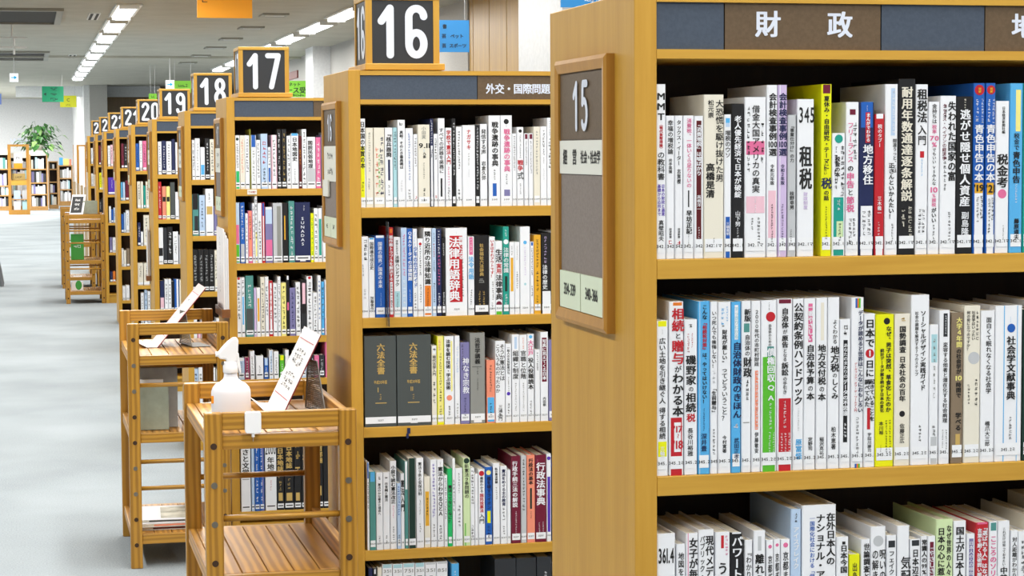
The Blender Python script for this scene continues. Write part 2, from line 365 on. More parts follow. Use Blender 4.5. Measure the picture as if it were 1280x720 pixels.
CASEY = {15: 0.0}
for c in range(16, 26): CASEY[c] = 2.4852+(c-16)*2.51639
CASEX = {15: 0, 16: .024, 17: -.031, 18: .006, 19: 0, 20: 0, 21: -.002, 22: -.012, 23: -.01, 24: -.018, 25: -.02}
ZT = 1.6235
SH = {15: [1.294, 1.0229, .752, .46, .16], 16: [1.294, 1.028, .762, .4607, .19], 17: [1.296, 1.03, .765, .611, .132]}
for c in range(18, 26): SH[c] = [1.297, 1.03, .763, .48, .2]
SHORD = ['top', 'second', 'third', 'fourth', 'fifth']
STUFF = MB()         # far books, too many to build one by one
ST_BY = {}
BOOKS = {}
NUMW = {15: 'fifteen', 16: 'sixteen', 17: 'seventeen', 18: 'eighteen', 19: 'nineteen', 20: 'twenty', 21: 'twenty-one', 22: 'twenty-two', 23: 'twenty-three', 24: 'twenty-four'}
def book(case, Y, z, x0, x1, ytop, ck, items, row, num, dy=0, tilt=0, simple=False, lab=None):
    pm = (x0+x1)/2
    yb = None
    X0 = x0; X1 = x1
    h = ytop
    th = X1-X0; dep = min(.165, h*.7, .192-dy); hard = th > .02
    yf = Y+.004+dy; loc = Vector(((X0+X1)/2, yf, z))
    b = MB(); e = min(.0016, th*.15); t = .0012 if not hard else .0022
    x0_, x1_ = X0+.0002, X1-.0002
    # wrap-round cover: U-shaped section with softened spine corners
    out = [(x0_, yf+dep), (x0_, yf+e), (x0_+e*.4, yf+e*.3), (x0_+e*1.4, yf), (x1_-e*1.4, yf), (x1_-e*.4, yf+e*.3), (x1_, yf+e), (x1_, yf+dep)]
    inn = [(x1_-t, yf+dep), (x1_-t, yf+t+e), (x0_+t, yf+t+e), (x0_+t, yf+dep)]
    P = out+inn; n = len(b.v); b.v += [(a, c, z) for a, c in P]+[(a, c, z+h) for a, c in P]; K = len(P)
    b.f += [(n+i, n+(i+1) % K, n+K+(i+1) % K, n+K+i) for i in range(K)]
    top = [(0, 1, 10, 11), (1, 2, 10), (2, 3, 10), (3, 4, 9, 10), (4, 5, 9), (5, 6, 9), (6, 7, 8, 9)]
    b.f += [tuple(n+K+i for i in f) for f in top]+[tuple(n+i for i in reversed(f)) for f in top]
    root = b.build('book', cmat(ck), origin=loc)
    ins = .0035 if hard else .0008
    pg = MB().box(x0_+t, x1_-t, yf+t+e, yf+dep-ins*1.2, z+ins, z+h-ins).build('pages', M_PAGE, root)
    titles = {}
    fy = yf-.0003
    zpx = lambda py: z+h*(1-py)        # items use fractions measured from the top
    layer = 0
    tcol = None; bands = []
    for it in items:
        if it[0] == '#':
            f = it[1:].split(','); a, c = float(f[1]), float(f[2]); u0, u1 = (float(f[3]), float(f[4])) if len(f) > 4 else (.0, 1.)
            layer += 1; yy = yf-.00012*layer
            xa = X0+e*1.4+(th-2.8*e)*u0; xb = X0+e*1.4+(th-2.8*e)*u1
            MB().quad((xa, yy, zpx(c)), (xb, yy, zpx(c)), (xb, yy, zpx(a)), (xa, yy, zpx(a))).build('colour_band', cmat(f[0], 'print'), root)
            if (c-a) > .12 and u1-u0 > .6: bands.append(f[0])
        elif it[0] == '@':
            f = it[1:].split(','); zc = zpx(float(f[1])); r = float(f[2])*th; xc = X0+th*(float(f[3]) if len(f) > 3 else .5); layer += 1; yy = yf-.00012*layer
            q = MB(); q.v = [(xc+r*math.cos(i*math.pi/10), yy, zc+r*math.sin(i*math.pi/10)) for i in range(20)]; q.f = [tuple(range(20))]
            q.build('roundel', cmat(f[0], 'print'), root)
    for it in items:
        if it[0] in '#@': continue
        f = it.split(','); tx, co, a, c = f[0], f[1], float(f[2]), float(f[3])
        xf = float(f[4]) if len(f) > 4 and f[4] else .5; wf = float(f[5]) if len(f) > 5 and f[5] else .8; wf = min(1.0, wf*1.22); bold = int(f[6]) if len(f) > 6 else 0
        mb = titles.setdefault(co, MB())
        text_v(mb, tx, X0+th*xf, zpx(a), zpx(c), th*wf, fy-.00012*layer-.0001, bold)
        if tcol is None and (c-a) > .2 and tx[0] != '~': tcol = co
        if tcol is None and (c-a) > .3: tcol = co
    for co, mb in titles.items():
        if mb.v: mb.build('title', cmat(co, 'print') if co != 'k' else M_INK, root)
    # call-number label near the foot
    if not any(i.startswith('@nolabel') for i in items) and th > .006:
        layer += 1; yy = yf-.00012*layer-.0002
        q = MB().quad((X0+e, yy, z+.008), (X1-e, yy, z+.008), (X1-e, yy, z+.024), (X0+e, yy, z+.024)); q.build('spine_label', M_LAB, root)
        q = MB()
        if simple:
            q.quad((X0+th*.15, yy-.0002, z+.014), (X1-th*.15, yy-.0002, z+.014), (X1-th*.15, yy-.0002, z+.018), (X0+th*.15, yy-.0002, z+.018))
        else:
            n_ = max(2, min(len(num), int(th/.0031))); s = num[:n_]
            text_h(q, s, (X0+X1)/2, z+.0155, .0052, lambda u, v: (u, yy-.0002, v))
        if q.v: q.build('call_number', M_INK, root)
    if tilt: root.rotation_euler = (0, tilt, 0)
    BOOKS.setdefault((case, row), []).append((root, X0, th, h, ck, tcol, bands, lab))
    return root
M_LAB = mat('label_film', 'EEF0F4', .3)
def base_y(x, Y, z):
    lo, hi = -200., 1400.
    for _ in range(40):
        m = (lo+hi)/2
        if atY(x, m, Y).z > z: lo = m
        else: hi = m
    return lo
def shelf_books(case, row, base, data, num, simple=False, dy=0):
    """data: x0 x1 ytop colour | items ; pixels are measured on the real spine plane"""
    Y = CASEY[case]; z = SH[case][row]+.0004; prev = -9
    for ln in data.strip().split('\n'):
        parts = ln.strip().split('|'); hd = parts[0].split(); items = [p.strip() for p in parts[1:] if p.strip()]
        x0, x1, yt = float(hd[0]), float(hd[1]), float(hd[2]); ck = hd[3]; d = 0; lab = None
        for hx in hd[4:]:
            if hx.startswith('d'): d = float(hx[1:])
        yb = base_y((x0+x1)/2, Y, z) if base is None else base[0]+(base[1]-base[0])*((x0+x1)/2-base[2])/(base[3]-base[2])
        A = atY(x0, yb, Y).x; B = atY(x1, yb, Y).x; A = max(A, prev+.0002)
        if B-A < .003: B = A+.0035
        prev = B if d == 0 else prev
        h = atY((x0+x1)/2, yt, Y).z-atY((x0+x1)/2, yb, Y).z
        fr = lambda y: (y-yt)/(yb-yt)
        its = []
        for it in items:
            f = it.split(',')
            if it[0] == '#': f[1] = '%.4f' % fr(float(f[1])); f[2] = '%.4f' % fr(float(f[2]))
            elif it[0] == '@':
                if len(f) > 1: f[1] = '%.4f' % fr(float(f[1]))
            elif f[2] != '': f[2] = '%.4f' % fr(float(f[2])); f[3] = '%.4f' % fr(float(f[3]))
            its.append(','.join(f))
        book(case, Y, z, A, B, h, ck, its, row, num, dy=d+random.choice((0, 0, .001, .002))*(0 if case == 15 else 1), simple=simple)
def label_books():
    for (case, row), L_ in BOOKS.items():
        where = '%s shelf of bookcase %s' % (SHORD[row], NUMW[case])
        L_.sort(key=lambda b: b[1])
        def desc(b, lvl):
            root, x, th, h, ck, tc_, bands, lab = b
            d = CC[ck][1]
            pre = ''
            if lvl >= 1: pre = 'very thick ' if th > .035 else 'thick ' if th > .022 else 'thin ' if th < .0095 else ''
            if lvl >= 2: pre = ('tall ' if h > .205 else 'short ' if h < .18 else '')+pre
            s = pre+d+' book'
            if lvl >= 1 and bands and bands[0] != ck: s += ' with %s band' % CC[bands[0]][1]
            elif lvl >= 3 and tc_ and tc_ != 'k' and tc_ != ck: s += ' with %s lettering' % CC[tc_][1]
            return s
        names = {}
        for lvl in (0, 1, 2, 3):
            ds = [desc(b, lvl) for b in L_]
            for i, d in enumerate(ds):
                if i not in names and ds.count(d) == 1: names[i] = d
        n = len(L_); used = set()
        for i, b in enumerate(L_):
            if i in names: lab = names[i]+', on the '+where
            else:
                base = CC[b[4]][1]+' book'; lab = None
                for best in sorted(names, key=lambda j: (abs(i-j), len(names[j].split()))):
                    k_ = abs(i-best); side = 'right' if i > best else 'left'; an = names[best].replace(' book', ' one', 1)
                    pos = 'just '+side+' of' if k_ == 1 else ORD[k_-1]+' '+side+' of'
                    cand = base+' '+pos+' the '+an+', '+where
                    if len(cand.split()) <= 16 and cand not in used: lab = cand; break
                if lab is None: lab = base+', '+ORD[i]+' from the left end, '+where
            used.add(lab)
            tag(b[0], lab, 'book', 'books on the '+where)

# ---------------------------------------------------------------- bookcase
def guide_board(case, root, xo, y0, y1, z0, z1):
    """framed guide board screwed to the aisle side of a bookcase; xo is the face of the side panel"""
    xf = xo-.014
    fr = MB()
    bw = .018
    prof = [(y0, z0), (y1, z0), (y1, z1), (y0, z1)]; inn = [(y0+bw, z0+bw), (y1-bw, z0+bw), (y1-bw, z1-bw), (y0+bw, z1-bw)]
    for i in range(4):
        a, b_, c, d = prof[i], prof[(i+1) % 4], inn[(i+1) % 4], inn[i]
        n = len(fr.v)
        pts = [a, b_, c, d]
        ring = []
        for (p, x) in ((a, xo), (b_, xo), (b_, xf+.003), (a, xf+.003), (tuple(a[k]+(d[k]-a[k])*.3 for k in (0, 1)), xf), (tuple(b_[k]+(c[k]-b_[k])*.3 for k in (0, 1)), xf), (c, xf+.002), (d, xf+.002), (c, xo), (d, xo)):
            ring.append((x, p[0], p[1]))
        fr.v += ring
        fr.f += [(n, n+1, n+2, n+3), (n+3, n+2, n+5, n+4), (n+4, n+5, n+6, n+7), (n+7, n+6, n+8, n+9)]
    f = fr.build('guide_frame', W_FR, root)
    xi = xf+.006
    MB().box(xi, xo, y0+bw, y1-bw, z0+bw, z1-bw).build('felt_board', M_TAUPE, f)
    T = z1-bw; H = (z1-z0)-2*bw; W = (y1-y0)-2*bw; ya, yb = y0+bw, y1-bw
    fn = lambda u, v: (xi-.0016, u, v)      # u runs along -Y for the reader
    fr_ = lambda u, v: (xi-.0024, yb-u, v)
    MB().box(xi-.001, xi, ya, yb, T-.28*H, T).build('number_panel', M_BROWN, f)
    q = MB(); digits(q, str(case), W*.30, W*.70, T-.245*H, T-.04*H, .010, fr_); q.build('number', M_NUM, f)
    if case == 15:
        MB().box(xi-.002, xi, ya, yb, T-.425*H, T-.285*H).build('subject_card', M_CARD, f)
        q = MB(); ff = lambda u, v: (xi-.0026, yb-u, v)
        text_h(q, '経', W*.14, T-.355*H, .022, ff, bold=1); text_h(q, '営', W*.36, T-.355*H, .022, ff, bold=1)
        text_h(q, '社会・社会学', W*.72, T-.355*H, .018, ff, .98, .92, bold=1); q.build('lettering', M_INK, f)
    else:
        MB().box(xi-.002, xi, ya, yb, T-.56*H, T-.285*H).build('subject_card', M_CARD, f)
        q = MB(); ff = lambda u, v: (xi-.0026, yb-u, v)
        for rr in (.36, .48): text_h(q, '~~_~_~_~'.replace('_', ''), W*.5, T-rr*H, .02, ff, 1.5)
        q.build('lettering', M_INK, f)
        if case == 16:
            MB().box(xi-.007, xi-.002, yb-.1, yb-.01, T-.68*H, T-.55*H).build('flip_card', M_CARD, f)
    for s in (0, 1):
        MB().box(xi-.003, xi, ya+s*W*.5+.002, ya+(s+1)*W*.5-.002, z0+bw+.001, z0+bw+.16*H).build('class_card', M_GCARD, f)
    q = MB(); ff = lambda u, v: (xi-.0036, yb-u, v)
    if case == 15: text_h(q, '334-339', W*.25, z0+bw+.085*H, .021, ff, .82, .85); text_h(q, '340-366', W*.75, z0+bw+.085*H, .021, ff, .82, .85)
    else: text_h(q, '~~~', W*.25, z0+bw+.085*H, .016, ff); text_h(q, '~~~', W*.75, z0+bw+.085*H, .016, ff)
    q.build('lettering', M_INK, f)
LOOK15 = {15: 'nearest bookcase, with round-numbered board 15 and books on tax, cut off by the frame'}
def bookcase(c):
    Y = CASEY[c]; X = CASEX[c]; t = .0288; D = .4224; Lb = .9; x1 = X+2*Lb+t
    root = empty('bookcase', (X+Lb, Y+D/2, 0))
    MB().box(X-t, X, Y, Y+D, 0, ZT).build('side_panel', W_V, root, bevel=.0015)
    MB().box(X+Lb, X+Lb+t, Y, Y+D, 0, ZT-.013).build('side_panel', W_V, root, bevel=.0015)
    MB().box(x1, x1+t, Y, Y+D, 0, ZT).build('side_panel', W_V, root, bevel=.0015)
    MB().box(X, x1, Y-.0, Y+D, ZT-.0125, ZT-.002).build('top_board', W_H, root)
    ym = Y+D/2
    for i in range(2):
        xa, xb = (X, X+Lb) if i == 0 else (X+Lb+t, x1)
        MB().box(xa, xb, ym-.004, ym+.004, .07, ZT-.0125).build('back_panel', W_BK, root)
        MB().box(xa, xb, Y, ym-.004, 1.5416, 1.553).build('header_rail', W_H, root)
        MB().box(xa, xb, Y+.012, Y+.06, 0, .075).build('plinth_board', W_H, root)
        for z in SH[c]:
            MB().box(xa, xb, Y, ym-.004, z-.0246, z).build('shelf', W_H, root, bevel=.001)
            MB().box(xa, xb, ym+.004, Y+D, z-.0246, z).build('shelf', W_H, root)
        MB().box(xa, xb, Y, ym-.004, .075, .09).build('shelf', W_H, root)
        # header panels slotted between the rails
        cut = {15: ((0, .0885, 's'), (.0885, .2965, 'b'), (.2965, .4385, 's'), (.4385, .9, 'b')), 16: ((0, .2875, 's'), (.2875, .60, 'b'), (.6, .9, 's')),
               17: ((0, .2831, 's'), (.2831, .6, 'b'), (.6, .9, 's'))}.get(c, ((0, .15, 's'), (.15, .45, 'b'), (.45, .9, 's')))
        for a, b_, kd in cut:
            hp = MB().box(xa+a+.0008, xa+b_-.0008, Y+.004, Y+.010, 1.5532, ZT-.0127).build('header_panel', M_SLATE if kd == 's' else M_BROWN, root)
            if i == 0 and kd == 'b' and c in (15, 16):
                q = MB(); fn = lambda u, v: (u, Y+.0034, v)
                if c == 15 and a < .1:
                    for ch, xx in (('財', .1455), ('政', .241)): text_h(q, ch, xx, 1.5845, .034, fn, bold=1)
                elif c == 15: text_h(q, '地', .4925, 1.5845, .034, fn, bold=1); text_h(q, '方', .59, 1.5845, .034, fn, bold=1)
                else: text_h(q, '外交・国際問題', X+.389, 1.5785, .0255, fn, .98, .92, bold=1)
                q.build('lettering', M_NUM, hp)
    gy = {15: .088, 16: .118, 17: .118}.get(c, .06)
    guide_board(c, root, X-t, Y+gy, Y+gy+.26, 1.195, 1.552)
    lab = {15: 'nearest bookcase at right, with framed board numbered fifteen on its end panel', 25: 'farthest bookcase of the numbered row'}.get(c, 'wooden bookcase number %s in the receding row' % NUMW[c])
    tag(root, lab, 'bookcase', 'numbered library bookcases')
    return root
def number_block(c):
    Y = CASEY[c]; X = CASEX[c]; s = str(c)
    x0, x1, y0, y1 = X+.02, X+.2, Y+.03, Y+.21; z0, z1 = ZT+.0165, 1.804
    t = empty('number_block', ((x0+x1)/2, (y0+y1)/2, ZT))
    MB().box(x0-.004, x1+.011, y0-.012, y1+.08, ZT+.0005, ZT+.0165).build('plinth', W_H, t, bevel=.002)
    p = .015
    for a in (x0, x1-p):
        for b in (y0, y1-p): MB().box(a, a+p, b, b+p, z0, z1-.012).build('corner_post', W_V, t)
    MB().box(x0-.001, x1+.001, y0-.001, y1+.001, z1-.012, z1).build('cap', W_H, t, bevel=.002)
    f = MB().box(x0+p, x1-p, y0+.003, y0+.009, z0, z1-.012).build('number_panel', M_DARK, t)
    q = MB(); digits(q, s, x0+p+.008, x1-p-.008, z0+.014, z1-.024, .0185, lambda u, v: (u, y0+.0022, v)); q.build('number', M_NUM, f)
    f = MB().box(x0+.003, x0+.009, y0+p, y1-p, z0, z1-.012).build('number_panel', M_DARK, t)
    q = MB(); digits(q, s, -(y1-p-.008), -(y0+p+.008), z0+.014, z1-.024, .0185, lambda u, v: (x0+.0022, -u, v)); q.build('number', M_NUM, f)
    MB().box(x0+p, x1-p, y1-.009, y1-.003, z0, z1-.012).build('number_panel', M_DARK, t)
    tag(t, 'wood-framed black number block on top of bookcase '+NUMW[c], 'sign', 'number blocks on the bookcases')
for c in range(15, 25): bookcase(c)
for c in range(16, 25): number_block(c)
# ---- bookcase 15 (columns: left edge, right edge, top, cover | printing: text,colour,y0,y1[,across,width,bold] #band @roundel)
shelf_books(15, 0, (323, 317.9, 821, 1280), '''
821.6 833.6 104 w | MMT,k,113,151,.5,.85,1 | {（}現代貨幣理論）,r,152,187,.5,.5,1 | の教科書,k,188,224,.5,.72 | 日本の財政と通貨,u,229,269,.7,.3 | 基礎から応用まで,u,229,269,.3,.3 | 真壁昭夫,k,274,301,.5,.5
834 844.5 143.5 w | 幸福の増税論,k,149,192,.5,.55 | 井手英策,k,197,216,.5,.4 | 岩波新書,k,284,297,.5,.3 | ~1,r,299,306
844.9 854.8 143.5 w | タックス・イーター,k,149,206,.5,.5 | 志賀櫻,k,210,229,.5,.4 | 岩波新書,k,284,297,.5,.3 | ~1,r,299,306
855.2 868.6 143.5 w | 消費税、一体いくら足りないの,p,147,234,.55,.5 | #k,237,258,.42,.6 | 早坊正記,k,262,292,.55,.6,1 | ~8,k,292,306,.5,.3
869 880.6 144 w | #dr,150,306,.08,.92 | 『消費増税』は嘘ばかり,w,152,219,.5,.6,1 | 高橋洋一,w,243,263,.5,.45 | ~6,w,283,300,.5,.3
881 906 117.5 c | 松元崇,k,124,147,.35,.3 | 大恐慌を駆け抜けた男,k,124,227,.78,.38 | 高橋是清,k,203,247,.32,.42,1 | ~4,k,296,306,.5,.15
906.4 915.3 142.5 w | #sb,147,153 | #lb,153,158 | 増税のウソ,k,162,197,.5,.65 | #b,270.5,322 | 三橋貴明,w,277,294,.5,.5
915.8 931 129 k | 老人優先経済で日本が破綻,w,144,247,.5,.68,1 | 山下努,w,263,283,.5,.5 | ~7,w,284,305,.5,.3
931.8 958.8 121 w | #p,176,193 | #lp,245,266 | ~12,k,132,215,.18,.14 | 借金大国アメリカの真実,k,131,241,.52,.42 | ~5,k,150,205,.82,.14 | FOR_SALE,w,246,265,.5,.5,1 | ~8,k,271,306,.65,.15 | ~5,k,271,288,.35,.15
959.4 973 106 w | #lp,238,305 | 会計検査事例{100}選,k,116,195,.55,.68,1 | 令和元年版,k,205,231,.5,.45 | ~15,k,254,304,.5,.4
973.4 985 106 lv | #w,106,320,0,.12 | 会計検査事例{100}選,n,116,195,.52,.7,1 | 令和２年版,n,205,231,.5,.45 | ~15,n,254,304,.5,.4
985.6 996.3 143.5 g | 『事業仕分け』の力,k,155,203,.5,.5 | 枝野幸男,k,239,262,.5,.5 | ~7,k,286,305,.4,.3
997.5 1018.5 124 w | {345},k,131,157,.55,.85 | 租税,k,182,238,.5,.62,1 | 財政制度,lv,240,262,.5,.4
1027.3 1040.6 105.5 y | #m,106,117 | 夏休み・自由研究・テーマに,k,120,212,.5,.6,1 | ーしたい,k,202,219,.4,.4 | 税,n,222,237,.5,.9,1 | の話,k,238,251,.5,.55,1 | ~13,k,257,300,.5,.45
1041 1057.6 166.8 w | #te,247,320 | @te,174,.3 | ~6,k,182,240,.3,.25 | 税金の本,k,196,222,.4,.4,1 | ~10,k,182,246,.78,.3 | ~3,w,249,264,.5,.4 | #pg,277,305,.3,.95 | ~6,k,279,303,.6,.3
1041.4 1056.5 129.3 gd d.115
1058.3 1074.5 128 w | #m,137,144,.2,.8 | ~7,k,152,200,.68,.3 | フリーランス,p,153,204,.35,.4 | の,k,207,215,.35,.4,1 | 申告,p,216,236,.35,.6,1 | と,k,237,245,.35,.4 | 節税,p,246,266,.35,.6,1 | ~6,k,273,297,.65,.3,1 | ~6,k,273,305,.35,.3,1
1074.9 1093.5 128.5 n | #b,128,160 | ~4,w,132,139,.5,.7 | #r,141,179,.38,.78 | まんがでわかる,w,142,178,.58,.32,1 | 地方移住,w,181,232,.58,.62,1 | #w,258,320 | ~6,k,263,295,.32,.3,1 | ~6,k,263,295,.68,.3,1
1094 1106.5 143.5 r | #w,143,149 | 税のタブー,w,156,185,.5,.5 | 三木義一,w,246,270,.5,.35 | ~7,w,277,302,.45,.25 | #w,305,320
1107 1123 106 w | #lb,111,170,.42,.85 | ~12,w,113,168,.64,.3 | 間違うっと、とは,k,174,217,.75,.35 | 正さんといかんたい！,k,204,275,.5,.5,1 | ~7,k,280,304,.6,.25
1123.6 1144.8 99.5 k | 耐用年数通達逐条解説,c,109,253,.5,.62,1 | ~3,c,258,285,.3,.25 | ~7,c,258,298,.72,.25
1145.3 1160.6 106.5 w | 租税法,k,112,155,.5,.68,1 | 入門,k,157,183,.5,.6 | #r,190,198,.3,.75 | ~9,sb,200,222,.5,.3 | ~6,k,262,293,.35,.25 | ~6,k,262,293,.65,.25
1161.3 1175.3 128.3 w | 金持ちは,k,131,156,.5,.55 | 税率,p,157,169,.5,.55 | {70}%,p,170,186,.5,.85,1 | でもいい,k,186,206 | VSみんな,k,208,233,.5,.5 | {10},p,234,243,.5,.85,1 | %課税,p,243,260,.5,.55 | がいい,k,261,280,.5,.6,1 | ~6,k,281,305,.5,.35
1176 1195.8 121 w | 失われた国家の富,k,128,228,.72,.42,1 | ~3,k,131,150,.3,.2 | タックス・ヘイブンの経済学,m,131,202,.25,.25 | ~8,k,196,240,.3,.2 | ~8,k,266,304,.6,.2
1196.4 1216.5 122 k | ~4,c,125,137,.5,.5 | 逃がせ隠せ個人資産,w,138,260,.52,.68,1 | 副島隆彦,w,266,306,.55,.5
1217.1 1231.4 105.5 b | @r,114,.42 | 図解,gd,111,118,.5,.85,1 | ~6,w,125,154,.3,.3 | ~8,w,125,156,.75,.3 | 青色申告の本,w,157,229,.5,.78,1 | #gd,230,243 | {'19},k,231,242,.5,.9,1 | #w,243,320 | ~8,k,246,280,.4,.4 | ~6,k,246,276,.75,.3 | #r,298,303,.1,.9
1232.5 1244.8 105.5 b | @r,114,.42 | 図解,gd,111,118,.5,.85,1 | ~6,w,125,154,.3,.3 | ~8,w,125,156,.75,.3 | 青色申告の本,w,157,229,.5,.78,1 | #gd,230,245 | {'21},k,231,244,.5,.9,1 | #w,245,320 | ~10,k,248,294,.4,.4 | ~6,k,248,278,.75,.3 | #r,298,303,.1,.9
1245.3 1262 128 w | 日本経済新聞社編,k,135,169,.55,.25 | 税金考,k,194,237,.5,.7,1 | @p,244,.32 | ~8,k,283,302,.6,.2
1262.9 1279 106 sb | #py,114,166,.4,.9 | 税金で,k,168,190,.5,.4 | 青色申告,k,191,231,.5,.5,1 | ~7,w,232,256,.5,.4 | 藤原道夫,k,275,302,.55,.4,1
1279.6 1296 106 te
1296.6 1311 130 w
''', '342.1マ')
